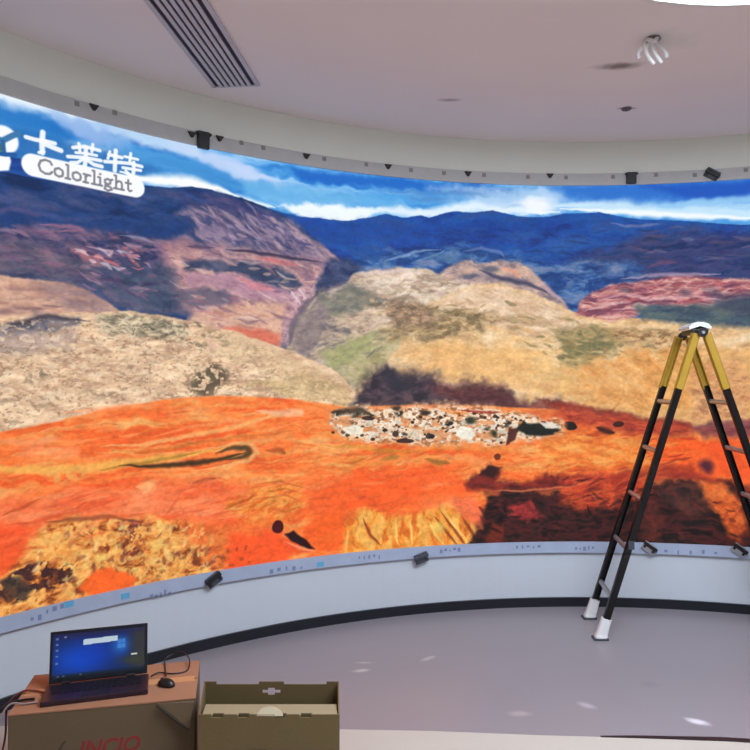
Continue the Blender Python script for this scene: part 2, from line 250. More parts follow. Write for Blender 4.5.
    strokes(c,"4.6,201.0 44.0,214.8 117.2,213.9 117.1,203.6 44.0,200.1 17.9,190.9",80,12,1.6,[(110,54,70),(224,160,156),(200,100,98),(232,184,178),(150,70,80)],6,12,.6,17)
    c.poly("38.8,200.1 81.6,200.7 102.6,202.8 117.1,204.9 191.2,203.7 191.1,182.0 117.0,182.9 105.4,185.1 75.4,187.0 43.9,191.4",D([(52,66,84),(80,96,102),(100,112,104)],16,5,2,2.2),5,2,.95)
    c.poly("84.7,208.5 117.2,207.4 191.2,204.9 191.1,188.0 105.5,192.3 90.7,199.2",(48,54,84),7,3,.6)
    c.line("17.9,204.3 34.3,208.2 49.1,204.0 75.5,206.1 93.7,203.0",2.4,(220,170,175),.65,1.5)
    c.line("8.0,197.7 21.2,201.0 34.3,202.9",2.2,(225,180,180),.7,1)
    c.line("12.6,192.3 25.8,198.9 36.2,201.5",2.2,(110,62,80),.7,1)
    c.ell("72.4,208.2,5.6,3.3 34.3,210.2,6.5,2.0",(88,68,86),.7,0)
    c.line("31.1,218.3 50.4,220.6 69.3,219.5 93.7,220.7",2.6,(185,160,185),.7,1.5)
    c.line("47.3,225.4 60.0,229.1 68.1,227.5",3,(120,70,100),.6,1.5)
    strokes(c,"-348.8,196.0 -321.5,197.2 -296.5,189.0 -321.4,183.6 -348.8,182.4",40,14,1.8,[(222,174,152),(160,118,110),(190,140,122)],-5,8,.5,18)
    # ---------------- speckled plain (left)
    c.below("-395.7,180.4 -373.5,180.3 -348.8,179.6 -330.8,180.0 -316.6,184.4 -301.6,184.5 -286.0,187.2 -266.9,184.7 -252.7,183.8 -238.0,180.1 -219.9,176.8 -198.0,170.4 -181.9,164.7 -165.5,158.1 -155.6,150.7 -148.2,141.3 -145.6,119.3",
            D([(192,152,124),(218,180,146),(234,198,162),(244,214,178)],12,3,1,2.4),1.2,1.2)
    c.poly("-373.4,175.2 -348.7,174.2 -330.8,180.0 -311.7,182.3 -311.7,178.3 -330.8,172.4 -348.7,168.7 -373.4,167.5",D([(56,62,84),(84,88,108),(130,120,124)],8,3,2),4,2,.85)
    c.line("-373.4,176.9 -348.7,173.7 -339.9,176.6 -327.1,180.7 -306.7,180.1",2.6,(66,58,68),.85,1)
    c.poly("-373.4,168.4 -339.9,171.9 -316.6,175.1 -311.6,167.9 -339.9,161.7 -373.3,159.0",(160,142,142),7,4,.6)
    c.poly("-304.2,184.8 -286.0,186.1 -266.9,183.0 -252.7,178.3 -255.5,171.6 -280.6,174.3 -301.6,175.9",D([(90,88,76),(140,130,108),(205,190,160)],4,2.5,3,3.2),5,3,.85)
    c.poly("-373.4,176.0 -252.7,183.8 -210.6,171.3 -152.3,141.3 -152.3,132.0 -216.7,141.4 -275.1,140.0 -348.5,127.8 -373.2,125.0",(136,108,84),3,1,.55,gate=(1.8,1.1,.62,.07,2))
    c.poly("-373.4,176.0 -252.7,183.8 -210.6,171.3 -152.3,141.3 -152.3,132.0 -216.7,141.4 -275.1,140.0 -348.5,127.8 -373.2,125.0",(244,218,184),3,1,.55,gate=(2.4,1.3,.58,.08,1))
    strokes(c,"-348.7,166.4 -252.7,178.3 -210.6,168.3 -158.9,141.4 -216.7,143.7 -275.1,141.0 -348.5,130.1",150,9,1.4,[(168,138,116),(236,212,182),(190,158,134),(214,182,140),(150,128,106)],-3,14,.5,19)
    strokes(c,"-309.2,183.5 -286.0,186.1 -246.9,181.4 -204.3,167.3 -216.8,161.2 -252.6,170.0 -301.6,175.9",80,5,1.5,[(84,80,70),(228,206,172),(120,110,90),(236,216,186)],-6,25,.7,20)
    c.poly("-252.6,149.0 -249.7,157.3 -239.8,160.8 -230.2,155.2 -235.0,146.1 -243.8,142.2 -252.6,144.0",(92,80,62),5,3,.9,gate=(2.5,2,.42,.08,0))
    c.ell("-332.1,152.9,6.5,3.8",(120,104,86),.7,.5,gate=(2.2,2,.45))
    c.ell("-296.4,142.9,8.3,2.6 -264.0,142.5,10.1,2.7 -172.1,147.6,17.0,5.5",(140,110,90),.6,0,gate=(2.2,1.6,.42))
    c.poly("-246.9,178.6 -222.9,176.7 -191.6,165.7 -165.5,153.8 -185.1,151.9 -222.9,161.1 -243.9,167.5",(214,182,142),6,4,.5)
    c.poly("-219.8,147.8 -185.1,155.5 -155.6,147.6 -152.3,135.1 -197.9,141.1",(206,178,122),7,4,.5)
    c.line("-243.9,175.9 -238.0,170.5 -243.9,166.4",4,(236,190,170),.6,2)
    # ---------------- dark cloud shadow
    c.poly("-152.3,137.0 -146.9,145.7 -141.5,155.8 -128.7,159.7 -115.1,157.8 -101.4,156.0 -91.0,150.1 -80.7,147.5 -70.4,150.1 -55.3,148.8 -44.3,142.8 -34.7,136.8 -8.9,134.7 -9.0,130.0 -97.9,131.9 -152.3,132.6",
           D([(44,38,48),(66,54,66),(92,70,78)],8,4,1,2.8),12,6,.97)
    c.ell("-121.9,150.7,15.0,7.7",(52,48,58),.8,0,0,4)
    c.poly("-101.4,148.2 -70.4,149.4 -53.2,148.1 -36.1,137.4 -8.9,134.1 -9.0,130.7 -84.2,134.4",D([(80,38,40),(116,58,54),(70,40,52)],12,4,2),10,4,.7)
    c.poly("-22.5,137.4 17.7,132.1 43.7,126.8 75.1,121.8 75.1,116.5 43.7,120.2 -9.0,129.4",(120,42,34),4,2,.9)
    # ---------------- orange plain
    org=D([(234,94,40),(244,116,52),(248,140,70),(246,168,98)],40,5,1,2.4,warp=7)
    c.below("-395.3,123.4 -373.2,125.0 -348.5,126.9 -335.2,128.9 -321.2,131.2 -301.5,135.4 -275.1,138.9 -252.6,141.2 -216.7,141.4 -191.6,139.3 -172.1,136.6 -152.3,133.8 -97.9,134.5 -49.8,133.5 -9.0,130.7 30.8,124.8 75.1,119.2 111.0,121.0 190.8,120.6",org,1.6,.7)
    c.poly("-22.5,134.1 30.8,125.4 75.1,119.2 75.1,101.4 17.6,90.7 -9.0,104.0 -36.1,130.8",D([(170,56,34),(205,80,44),(226,112,60)],14,4,2,2.4),8,4,.6)
    c.poly("72.1,121.1 116.8,126.3 190.8,127.8 190.7,114.6 116.7,110.9 81.2,114.7",D([(92,44,58),(120,58,66),(150,80,80)],12,4,1),5,3,.9)
    c.poly("-9.0,120.7 43.7,118.8 75.1,113.9 75.0,78.4 17.5,70.7 -22.6,90.7 -22.5,110.7",D([(214,82,34),(234,116,48),(238,150,72),(206,70,32)],16,4,0,2.6,slope=-.15),7,4,.75)
    c.poly("53.2,111.0 81.2,114.0 108.0,108.7 116.6,86.5 81.1,85.2 53.2,91.1",(246,92,36),8,4,.8)
    strokes(c,"-348.5,123.3 -275.1,135.7 -172.1,132.3 -104.8,111.9 -118.5,86.5 -246.7,100.5 -348.4,98.3",190,26,1.7,[(252,160,98),(222,84,34),(246,134,62),(242,182,106),(228,100,40),(250,142,80)],2,9,.5,21,.08)
    strokes(c,"-165.5,113.6 -36.1,107.5 -9.0,120.7 68.9,116.5 68.8,91.4 -9.1,83.9 -104.8,73.0 -165.5,95.1",150,20,1.7,[(250,160,84),(206,78,30),(226,140,56),(190,96,34),(244,96,40)],4,14,.5,22,.1)
    strokes(c,"-9.0,117.3 75.1,116.5 75.0,85.0 -9.1,83.9",70,16,1.7,[(240,150,70),(150,44,30),(222,84,36),(190,60,32)],14,14,.6,23,.1)
    # paler streaks and terraces
    for s,w,col,a in [("-348.5,123.3 -335.2,120.5 -321.2,122.9",4,(250,150,100),.6),("-344.1,116.1 -330.6,116.4 -313.9,115.1 -325.9,112.2",5,(250,160,110),.5),
        ("-301.4,116.7 -280.4,116.9 -252.5,119.7 -228.9,122.6 -210.5,127.2 -191.5,131.5",2.6,(246,172,104),.85),("-296.3,113.8 -269.5,113.0 -240.8,116.3 -216.7,118.1 -185.1,120.4",1.8,(200,120,50),.6),
        ("-275.0,120.8 -246.7,125.5 -216.7,128.5",2,(248,150,90),.6),("-321.2,135.0 -296.3,136.3 -269.5,137.7",2.4,(248,150,100),.5),
        ("-373.1,112.2 -348.4,110.5 -330.5,107.8 -306.4,106.5 -285.8,107.9 -252.5,109.2 -231.9,112.5",4.5,(240,176,84),.85),("-301.4,105.1 -275.0,107.0 -246.7,110.5",2,(160,120,40),.7),
        ("-292.1,106.3 -275.0,104.4 -252.5,104.8 -231.9,106.2 -219.7,108.3",2.6,(62,44,20),.95),("-237.9,110.0 -227.7,111.7 -219.1,111.2 -216.7,108.2 -221.6,105.6 -231.9,105.1",3.6,(84,64,36),.95),
        ("-243.8,112.0 -225.9,114.4 -215.4,112.8 -211.7,107.9 -217.9,103.6 -231.9,101.6 -252.5,100.9",2.4,(240,176,110),.85),
        ("-291.0,100.0 -269.4,99.6 -234.9,96.7 -210.4,97.9",2,(246,150,80),.6),("-251.3,93.6 -244.9,94.8 -237.8,95.3",2,(120,56,20),.8),
        ("-213.6,132.5 -201.1,130.5 -185.1,131.3 -194.7,133.9",4,(248,190,150),.75),("-207.3,109.4 -197.3,108.9 -194.1,107.0",3,(150,70,30),.7),
        ("-185.1,138.6 -165.5,130.9 -162.2,125.9 -172.1,121.2",2,(220,110,50),.5),("-172.1,110.8 -145.6,108.6 -125.3,104.7 -104.8,105.4",3,(206,140,50),.6),
        ("-165.5,95.1 -132.1,98.6 -104.8,104.1 -84.2,111.4",2.6,(240,140,66),.7),("-132.1,99.9 -118.5,101.9",3,(140,110,40),.6),
        ("-101.4,99.5 -91.1,97.2 -84.2,96.4",3,(130,96,40),.7),("-185.1,120.4 -152.2,115.7 -118.5,112.2 -77.3,106.1 -36.1,102.8",5,(234,140,60),.6),
        ("-91.1,101.8 -63.6,96.6 -49.9,91.0",5,(240,150,90),.6),("-22.5,104.0 4.4,107.3 17.6,102.7",3.5,(240,170,90),.6),
        ("-9.0,94.0 11.0,98.6 30.7,104.1 43.6,102.9",3,(240,160,80),.6),("-155.6,82.2 -132.1,84.0 -104.8,86.0",3,(245,120,60),.4)]:
        c.line(s,w,col,a,1.2)
    c.poly("-330.5,107.8 -313.9,108.2 -305.4,105.5 -313.8,100.3 -325.8,102.6",(236,170,90),3,2,.7,gate=(2.5,1.5,.45))
    c.poly("-128.7,94.6 -98.0,94.8 -73.9,88.9 -63.6,78.1 -91.1,65.9 -132.1,66.8 -185.1,78.1 -165.5,89.0",(250,92,36),10,5,.75)
    c.poly("-197.9,87.5 -165.5,90.2 -132.1,93.5 -132.1,68.1 -172.1,67.9 -191.5,75.6",(246,92,36),9,4,.5)
    c.poly("-373.0,90.9 -348.4,96.0 -321.1,96.3 -291.0,96.4 -246.7,96.0 -216.6,89.0 -222.7,69.9 -269.4,74.4 -321.0,77.9 -348.2,68.8 -372.9,65.5",D([(236,90,50),(246,114,70),(250,142,98)],30,5,2,2.4),9,4,.75)
    c.poly("-373.0,86.7 -348.3,84.7 -325.7,78.6 -328.0,64.7 -348.2,62.0 -372.8,63.3",(240,78,34),7,3,.7)
    c.line("-348.3,88.7 -339.5,91.1 -329.5,95.4",1.6,(180,70,36),.6,.8)
    c.line("-348.3,84.2 -330.4,84.1 -316.2,85.9 -306.4,90.6",1.6,(190,76,40),.5,.8)
    c.line("-283.0,94.6 -274.9,94.3 -278.7,91.0",5,(246,176,116),.8,1)
    c.line("-257.0,90.3 -266.6,77.8",1.6,(210,90,50),.5,1)
    c.poly("-231.8,82.3 -201.0,92.5 -185.1,87.2 -181.8,74.8 -197.8,64.3 -228.8,73.4",D([(220,104,36),(240,140,60),(236,176,84)],6,3,1,3,slope=-.4),6,4,.75)
    c.line("-233.6,76.8 -222.7,80.3 -212.9,84.0",1.8,(170,90,30),.7,.8)
    c.ell("-202.9,79.0,1.9,1.2 -195.3,78.4,1.9,1.2 -204.2,85.0,1.9,0.9",(190,110,40),.7)
    for k in range(4):
        c.line(P(["255,484 280,480 303,488","262,492 285,488 302,494","262,498 285,494 298,500","265,508 285,512 300,506"][k]) if 0 else ["-213.5,89.9 -197.9,91.1 -183.1,85.2","-209.2,84.9 -194.7,86.1 -183.8,81.6","-209.2,81.3 -194.7,81.9 -186.3,78.2","-207.3,75.3 -194.7,71.7 -185.1,74.5"][k],1.2,(180,96,36),.6,.8)
    # yellow cliffs left
    yel=D([(120,58,30),(206,120,52),(232,158,80),(240,186,104),(226,148,70)],7,5,3,2.6)
    c.poly("-372.8,57.0 -348.2,60.6 -338.5,68.7 -328.1,81.4 -320.1,83.5 -296.1,79.1 -274.9,78.3 -252.4,72.2 -228.8,66.0 -225.7,55.9 -233.5,41.6 -285.5,42.3 -320.8,42.1 -348.1,42.5 -372.7,43.4",yel,6,3,.95)
    c.poly("-258.1,71.9 -237.8,71.6 -219.7,63.8 -222.7,46.8 -237.7,44.5 -252.4,59.6",(240,110,50),7,3,.7)
    c.poly("-231.8,62.4 -204.1,63.2 -185.0,51.0 -194.6,41.9 -231.7,41.3",(246,84,36),6,3,.9)
    c.poly("-311.2,46.7 -305.2,54.4 -296.1,54.7 -282.9,47.0 -285.5,42.3 -301.1,41.5",(248,100,34),3,1.5,.95)
    c.line("-328.1,82.8 -316.2,82.0 -296.1,80.6 -277.6,75.5",2,(130,66,40),.7,1.2)
    c.poly("-360.8,54.7 -346.0,60.1 -339.4,64.7 -328.0,63.8 -320.9,64.3 -311.2,55.6 -316.1,50.2 -330.3,51.0 -339.3,47.5 -348.2,50.7",(60,32,34),3,2,.95,gate=(4,2.8,.46,.06,0))
    c.poly("-348.2,59.7 -340.3,59.8 -334.0,52.8 -337.1,47.9 -346.0,51.9",(52,46,44),3,2,.85)
    c.poly("-292.0,78.5 -274.9,76.2 -274.8,68.3 -285.6,56.9 -290.9,62.9",(110,50,50),3,2,.8,gate=(2.5,2.5,.5,.06,1))
    c.poly("-372.8,61.2 -216.6,57.6 -216.5,28.6 -372.7,44.2",(110,62,34),3,1,.5,gate=(2.4,2.8,.63,.06,3))
    c.poly("-321.0,82.7 -246.6,72.6 -237.7,40.6 -320.8,44.0",(246,206,120),3,1,.5,gate=(3,3.4,.62,.06,0))
    c.ell("-302.2,61.4,3.5,3.0 -270.4,62.3,6.6,4.3",(238,206,110),.5)
    strokes(c,"-335.0,80.2 -246.6,71.5 -231.8,62.4 -233.5,43.9 -301.1,44.5 -320.9,46.0 -334.9,61.4",120,4.5,2,[(248,214,130),(150,70,44),(246,190,100),(196,110,56),(250,206,140),(110,52,46)],60,50,.6,24)
    c.poly("-311.2,46.7 -305.2,54.4 -296.1,55.2 -281.3,46.2 -285.5,42.3 -301.1,41.0",(246,100,36),3,1.5,.95)
    # yellow cliffs centre
    c.poly("-162.2,39.3 -155.6,60.4 -146.9,69.1 -132.1,66.8 -118.5,63.5 -98.0,66.2 -80.8,66.8 -67.1,58.4 -65.0,41.2 -98.0,39.0 -132.1,37.7",D([(214,104,34),(238,150,56),(244,184,92)],4,10,1,2.8,slope=.5),5,2.5,.95)
    for s in ["-144.2,63.9 -138.8,52.8 -132.1,45.9","-95.9,62.2 -87.7,52.7 -78.8,42.5","-91.1,64.6 -80.8,52.4 -73.3,41.6","-77.4,62.1 -70.5,52.0 -65.0,41.9"]:
        c.line(s,2,(130,52,24),.8,.8)
    for s in ["-99.4,59.8 -93.9,49.8 -88.4,43.0","-87.0,63.1 -78.8,52.3 -70.5,42.1","-121.9,62.4 -120.5,45.0","-111.7,60.5 -110.3,44.3","-153.6,57.1 -155.5,44.8"]:
        c.line(s,1.8,(250,212,120),.7,.8)
    c.ell("-92.5,54.9,5.5,3.9",(246,214,110),.7)
    c.poly("-178.6,65.4 -155.6,72.8 -155.6,48.0 -172.0,45.3 -185.0,54.0",(244,96,34),6,3,.8)
    # dark marks
    c.ell("-199.7,63.3,3.2,3.6",(70,14,16),1,.2,1,.6)
    c.poly("-195.3,58.7 -190.2,60.5 -181.2,53.6 -176.0,47.5 -181.1,48.7 -191.4,54.1",(38,14,16),1.5,.8,1)
    c.line("-195.9,54.6 -185.0,49.1 -175.3,46.3",1.6,(244,150,110),.8,.5)
    strokes(c,"-348.4,98.3 -291.0,95.9 -197.9,91.1 -77.3,91.6 -70.5,71.7 -185.0,66.0 -246.6,72.6 -348.2,68.8",80,24,1.6,[(252,150,100),(222,72,36),(248,122,70),(206,84,40)],6,10,.4,31,.06)
    # ---------------- dark lower right
    dk=D([(20,12,13),(38,20,20),(70,26,28),(48,26,24),(24,16,17)],12,5,2,2.4,o=3)
    c.poly("-71.9,42.2 -65.0,58.3 -60.9,68.1 -58.1,76.6 -43.0,79.0 -9.1,75.9 30.7,78.8 56.3,84.5 81.1,86.5 116.6,83.9 190.6,84.6 190.3,42.6 -70.5,34.9",dk,6,4,.97)
    c.poly("-73.9,83.6 -65.0,90.0 -56.7,93.8 -49.9,91.0 -53.3,84.5 -36.2,82.8 -22.6,86.7 4.3,86.6 43.6,84.3 43.6,77.6 -9.1,77.3 -63.6,78.1 -73.2,79.7",D([(60,20,22),(104,30,30),(140,44,36)],10,3,0),5,3,.9)
    c.poly("-65.0,88.7 -58.1,93.8 -49.9,92.4 -55.4,85.8",(46,24,22),3,1.5,.9)
    c.poly("-9.1,85.3 17.6,90.7 43.6,88.3 49.9,77.8 30.6,67.5 4.3,62.6 -9.1,70.6",D([(190,60,34),(228,90,46),(150,44,34)],10,4,1,2.6,slope=-.3),6,3,.85)
    c.poly("-82.9,72.1 -70.5,74.3 -60.9,63.5 -63.6,51.7 -76.0,58.8",(240,110,70),5,3,.85)
    c.line("-60.2,78.0 -36.2,76.9 -9.1,79.3 17.6,84.0",1.4,(214,120,80),.7,1)
    c.poly("-43.0,67.7 -29.4,70.8 -22.6,60.7 -32.8,56.2 -41.7,59.0",D([(120,34,40),(200,62,56)],4,3,2),5,3,.9)
    c.poly("-60.2,45.0 -55.4,56.7 -46.5,51.2 -49.9,41.3",(130,46,24),4,2,.7)
    c.poly("43.5,57.7 49.9,71.1 59.4,61.5 57.4,48.2 46.6,44.6",D([(70,30,30),(120,54,34)],4,4,1),5,3,.6)
    c.poly("53.1,81.1 81.1,83.8 99.1,72.8 81.0,59.0 59.4,68.1",D([(50,38,34),(84,48,42),(110,60,48)],8,5,2),6,4,.7)
    c.poly("78.1,86.4 93.2,84.2 105.0,73.0 110.7,54.0 103.7,45.8 94.3,59.6 84.1,75.4",D([(176,70,34),(232,104,46),(246,128,60)],6,5,0,2.6),5,3,.9)
    c.poly("81.2,111.4 99.2,110.4 110.9,92.7 116.5,73.6 107.9,79.6 93.2,92.1",(236,84,40),7,3,.6)
    c.ell("84.8,94.4,5.5,5.2",(66,30,52),.9,0,0,2)
    c.line("53.2,88.4 81.1,87.8 96.2,84.3",4,(150,46,44),.6,2)
    c.poly("30.7,90.8 75.0,96.8 81.1,86.5 50.0,84.4 17.6,84.0",(150,48,36),5,3,.6)
    strokes(c,"-63.6,71.5 -9.1,75.9 43.6,77.6 105.0,79.5 104.8,44.0 -63.7,41.8",80,9,2.2,[(14,10,12),(86,30,30),(40,22,22),(104,38,32),(20,14,15)],-25,35,.6,25)
    strokes(c,"-9.1,85.3 50.0,88.4 49.9,71.1 -2.4,62.6",36,12,2,[(236,104,52),(96,30,28),(200,66,38),(60,24,26)],18,12,.6,26)
    c.poly("-8.9,134.1 30.8,126.8 75.1,121.1 75.1,112.6 43.7,113.5 11.1,121.4 -11.7,128.0",D([(130,42,36),(180,66,48),(206,92,60)],10,2.5,1),6,3,.8)
    c.poly("-9.0,116.0 43.7,110.9 50.0,96.3 17.6,90.7 -19.2,96.0 -29.3,105.4",D([(226,112,44),(242,150,68),(246,178,96)],9,3,0,2.6,slope=.2),8,4,.7)
    # bits of bush on the plain
    c.ell("-2.3,120.7,4.0,2.7",(24,20,18),.95,0,1)
    c.line("15.0,119.4 21.6,116.7 26.9,115.4",4,(50,22,18),.9,.6)
    c.ell("29.5,121.4,3.3,1.7",(50,24,20),.9,0,1,.6)
    c.ell("-51.9,99.7,2.1,2.0",(80,30,20),.8,0,1,.6)
    c.ell("-19.2,87.3,2.7,2.7 -22.6,82.7,3.4,2.0",(90,26,22),.7,0)
    # village
    c.poly("-170.8,129.8 -158.9,132.7 -132.1,134.8 -63.5,133.6 -4.9,122.7 -7.6,113.3 -49.8,105.0 -98.0,107.2 -158.9,113.4 -168.2,119.9",(232,146,84),6,3,.6)
    c.poly("-166.8,131.0 -155.6,133.9 -97.9,133.2 -63.5,132.2 -22.5,126.7 -9.0,124.0 -7.6,116.0 -36.1,110.8 -49.8,106.9 -70.4,109.9 -91.1,109.0 -118.5,110.3 -152.2,114.4 -160.2,119.7",D([(132,96,70),(216,170,134),(240,226,206),(248,244,234),(236,206,170)],2.6,1.6,2,2.7,o=2,warp=.5),6,3.5,.9)
    r=np.random.RandomState(11)
    x0,y0=pts("-165.5,132.2")[0];x1,y1=pts("-9.0,110.0")[0]
    tops=pts("-166.8,129.7 -155.6,131.4 -132.1,131.6 -97.9,129.9 -63.5,129.6 -36.1,125.4 -7.6,121.3");bots=pts("-166.8,118.6 -155.6,115.2 -118.5,110.9 -91.1,109.6 -49.8,108.9 -29.3,113.4 -7.6,117.3")
    def spot(lo,hi):
        u=x0+(x1-x0)*r.rand();t=np.interp(u,tops[:,0],tops[:,1]);b=np.interp(u,bots[:,0],bots[:,1]);return u,b+(t-b)*(lo+(hi-lo)*r.rand())
    for i in range(170):
        u,v=spot(.05,.75);w=.6+1.3*r.rand();h=.4+.7*r.rand();k=.8+.2*r.rand()
        c.poly(' '.join('%g,%g'%(u+a*w,v+b*h) for a,b in ((-1,-1),(1,-1),(1,.6),(0,1.3),(-1,.7))),(235*k,226*k,208*k),.8,.3,.9)
    for i in range(80):
        u,v=spot(0,1);w=.5+1.0*r.rand()
        c.ell('%g,%g,%g,%g'%(u,v,w,w*.75),(38+30*r.rand(),38,26),.9,0,1,.5)
    c.poly("-166.8,131.0 -9.0,124.0 -7.6,116.0 -91.1,109.0 -160.2,119.7",(222,140,84),3,1.5,.75,gate=(7,2.6,.56,.08,3))
    for q in ("-161.6,130.9,4.6,2.2","-148.2,128.1,4.7,1.9","-137.5,129.2,3.4,2.5","-119.8,129.6,4.1,1.9","-86.9,122.0,3.4,2.0","-115.8,116.0,2.7,1.9","-59.4,117.7,2.1,2.6","-46.4,120.9,2.7,3.3"): c.ell(q,(44,40,26),.85,0,0,2.5,gate=(2,1.6,.36,.1,1))
    c.poly("-158.9,120.9 -150.9,123.2 -142.9,120.5 -144.2,116.7 -153.6,117.0",(240,234,214),1.5,1,.9)
    c.poly("-80.8,116.6 -77.3,120.5 -70.4,119.1 -66.3,113.8 -71.8,110.6 -78.7,112.6",(242,238,222),1.5,1,.9)
    c.ell("-70.4,123.7,4.1,3.0 -55.3,115.0,3.4,3.0",(40,48,30),.95,0,0,2.5)
    c.poly("-40.2,117.5 -34.7,122.1 -22.5,122.7 -15.7,119.4 -9.0,117.3 -15.7,114.0 -32.7,114.1",(24,28,22),2,1.2,.97)
    c.poly("-22.5,122.7 -14.4,122.7 -11.7,118.7 -18.4,118.7",(232,222,208),1.2,.6,.9)
    c.line("-165.5,130.9 -155.6,132.0 -145.6,131.2 -136.1,129.2",4.5,(50,40,28),.85,1.5)
    c.ell("-121.2,133.4,3.4,2.2 -101.4,130.0,4.1,1.9",(48,42,36),.9,0,0,2.5)
    c.poly("-44.3,118.8 -37.5,117.5 -40.2,110.8 -45.7,106.9",(70,28,24),1.5,1,.9)
    c.line("-80.7,131.1 -56.7,128.9 -49.8,129.5",1.8,(150,40,30),.8,.6)
    c.line("-93.1,132.5 -80.7,129.1 -70.4,128.3",3,(240,130,50),.6,.6)
    c.ell("-115.1,111.5,5.5,1.4 -121.9,116.1,2.0,1.9 -98.0,114.3,2.7,1.6 -140.2,126.7,4.0,1.3",(40,26,26),.85,0,1,.6)
    # ---------------- final grain of the picture
    g=(fbm(c.U/1.6,c.V/1.3,2,3)-.5)*.15+(fbm(c.U/6,c.V/3,2,1)-.5)*.16
    skyp=np.array(pts("-349.1,245.3 -278.1,253.6 -206.9,251.9 -155.6,250.2 -66.8,261.4 18.1,262.7 111.6,251.1"))
    land=sst((np.interp(c.U,skyp[:,0],skyp[:,1])-c.V)/4+.5)
    c.c*= (1+g*land)[:,None]
    # ---------------- the maker's mark and name
    W=(250,252,255)
    c.U=U
    logo(c,W)
    return np.clip(c.c,0,255)
def logo(c,W):
    a,b=pts("-334.8,252.0 -284.1,251.9")
    sav=c.wu,c.wv,c.fu,c.fv
    z=np.zeros_like(c.U);c.wu=c.wv=c.fu=c.fv=z
    c.line("-334.8,251.7 -311.9,251.9 -284.1,251.6",10.6,W,1,0,0)
    for s,w in [("-338.1,264.1 -334.0,264.0 -328.9,264.4",2),("-330.3,268.4 -330.7,263.5 -330.5,258.7",2.6),("-330.3,264.5 -324.6,264.6",2),("-328.9,263.0 -325.6,262.4 -321.7,261.9",2.4),("-332.1,258.3 -329.8,259.4",1.4),
        ("-315.9,264.8 -310.0,266.8 -302.5,266.6",1.8),("-313.0,267.5 -312.5,264.2",1.6),("-306.0,268.8 -306.5,265.1",1.6),("-314.5,262.7 -309.0,263.5 -304.0,263.7",1.4),("-318.4,259.8 -310.0,261.3 -301.9,261.6",1.8),("-309.5,265.9 -309.5,261.4 -310.0,257.3",2.2),("-310.5,260.7 -313.5,258.0 -316.9,257.2",1.6),("-309.0,260.5 -305.5,258.8 -301.4,258.7",2),
        ("-297.8,265.6 -291.0,265.6",1.8),("-299.9,261.6 -291.6,262.9",1.8),("-294.2,268.5 -294.5,263.8 -294.7,258.1",2.2),("-297.3,267.3 -298.3,263.5",1.4),("-289.5,266.5 -282.5,266.5",1.4),("-286.3,268.8 -286.8,264.5",1.6),("-291.0,263.0 -286.3,263.5 -280.3,263.2",1.8),("-290.5,260.5 -280.9,261.0",1.6),("-284.7,264.4 -284.7,260.2 -285.2,256.9 -287.3,257.6",2),("-288.9,259.3 -287.3,258.1",1.4)]:
        c.line(s,w,W,.95,0,0)
    # round emblem at the left end
    c.ell("-347.8,260.2,5.7,5.7",W,1,0,1,0)
    c.poly("-355.1,243.8 -350.8,253.5 -345.2,253.1 -344.7,250.9 -345.6,246.6",W,1,0,1)
    c.line("-354.3,259.8 -348.3,259.7 -343.9,263.2 -341.2,264.8",2.6,(60,120,170),1,0,0)
    c.poly("-355.1,257.7 -348.3,258.7 -347.4,254.4 -352.6,253.9",(70,110,90),1.6,0,1)
    c.line("-348.3,259.2 -347.8,254.7",2.0,(40,100,160),1,0,0)
    c.line("-352.6,253.0 -347.4,253.5 -343.0,254.6",2.0,(30,90,160),1,0,0)
    # lettering, drawn stroke by stroke in an upright serif
    o=pts("-333.0,252.9")[0];e=pts("-285.7,252.9")[0]
    dx=(e-o);L=np.hypot(*dx);ux=dx/L;up=np.array([0,1.0])
    H=pts("-321.7,257.5 -321.7,250.0");h=abs(H[0,1]-H[1,1])*1.0
    G={ # glyph strokes in a box of width w, x-height .62, cap 1
     'C':(.86,[[(.8,.75),(.7,.95),(.45,1),(.2,.85),(.1,.5),(.2,.15),(.45,0),(.7,.05),(.82,.22)]]),
     'o':(.66,[[(.33,.62),(.12,.5),(.1,.31),(.14,.1),(.33,0),(.52,.1),(.56,.31),(.52,.5),(.33,.62)]]),
     'l':(.34,[[(.08,1),(.18,1),(.18,0)],[(.04,0),(.3,0)]]),
     'r':(.5,[[(.06,.6),(.18,.6),(.18,0)],[(.18,.4),(.3,.6),(.44,.58)],[(.05,0),(.32,0)]]),
     'i':(.34,[[(.06,.6),(.18,.6),(.18,0)],[(.17,.85),(.19,.87)],[(.04,0),(.3,0)]]),
     'g':(.62,[[(.3,.62),(.12,.5),(.12,.3),(.3,.2),(.44,.3),(.44,.5),(.3,.62)],[(.44,.56),(.56,.62)],[(.2,.2),(.14,.08),(.45,.02),(.54,-.14),(.3,-.28),(.1,-.18),(.16,0)]]),
     'h':(.7,[[(.06,1),(.17,1),(.17,0)],[(.17,.45),(.32,.62),(.48,.58),(.52,.4),(.52,0)],[(.04,0),(.3,0)],[(.4,0),(.64,0)]]),
     't':(.42,[[(.2,.85),(.2,.12),(.28,0),(.4,.06)],[(.05,.6),(.36,.6)]])}
    tot=sum(G[k][0] for k in 'Colorlight');x=0
    base=o-up*h*.52
    for k in 'Colorlight':
        w,st=G[k]
        for s in st:
            q=[base+ux*L*((x+px)/tot)+up*(py*h*.88) for px,py in s]
            c.line(' '.join('%g,%g'%tuple(v) for v in q),1.15,(128,126,136),.95,0,0)
        x+=w
    c.wu,c.wv,c.fu,c.fv=sav

# ------------------------------------------------------------------ room measures (metres)
CX, CY, RAD = 1.327, 0.716, 3.865        # axis and radius of the round room
Z_CEIL, Z_FASC, Z_TOP, Z_BOT, Z_RAIL, Z_BASE = 3.10, 2.885, 2.807, 0.432, 0.360, 0.060
C = bpy.context.scene.collection
random.seed(3)

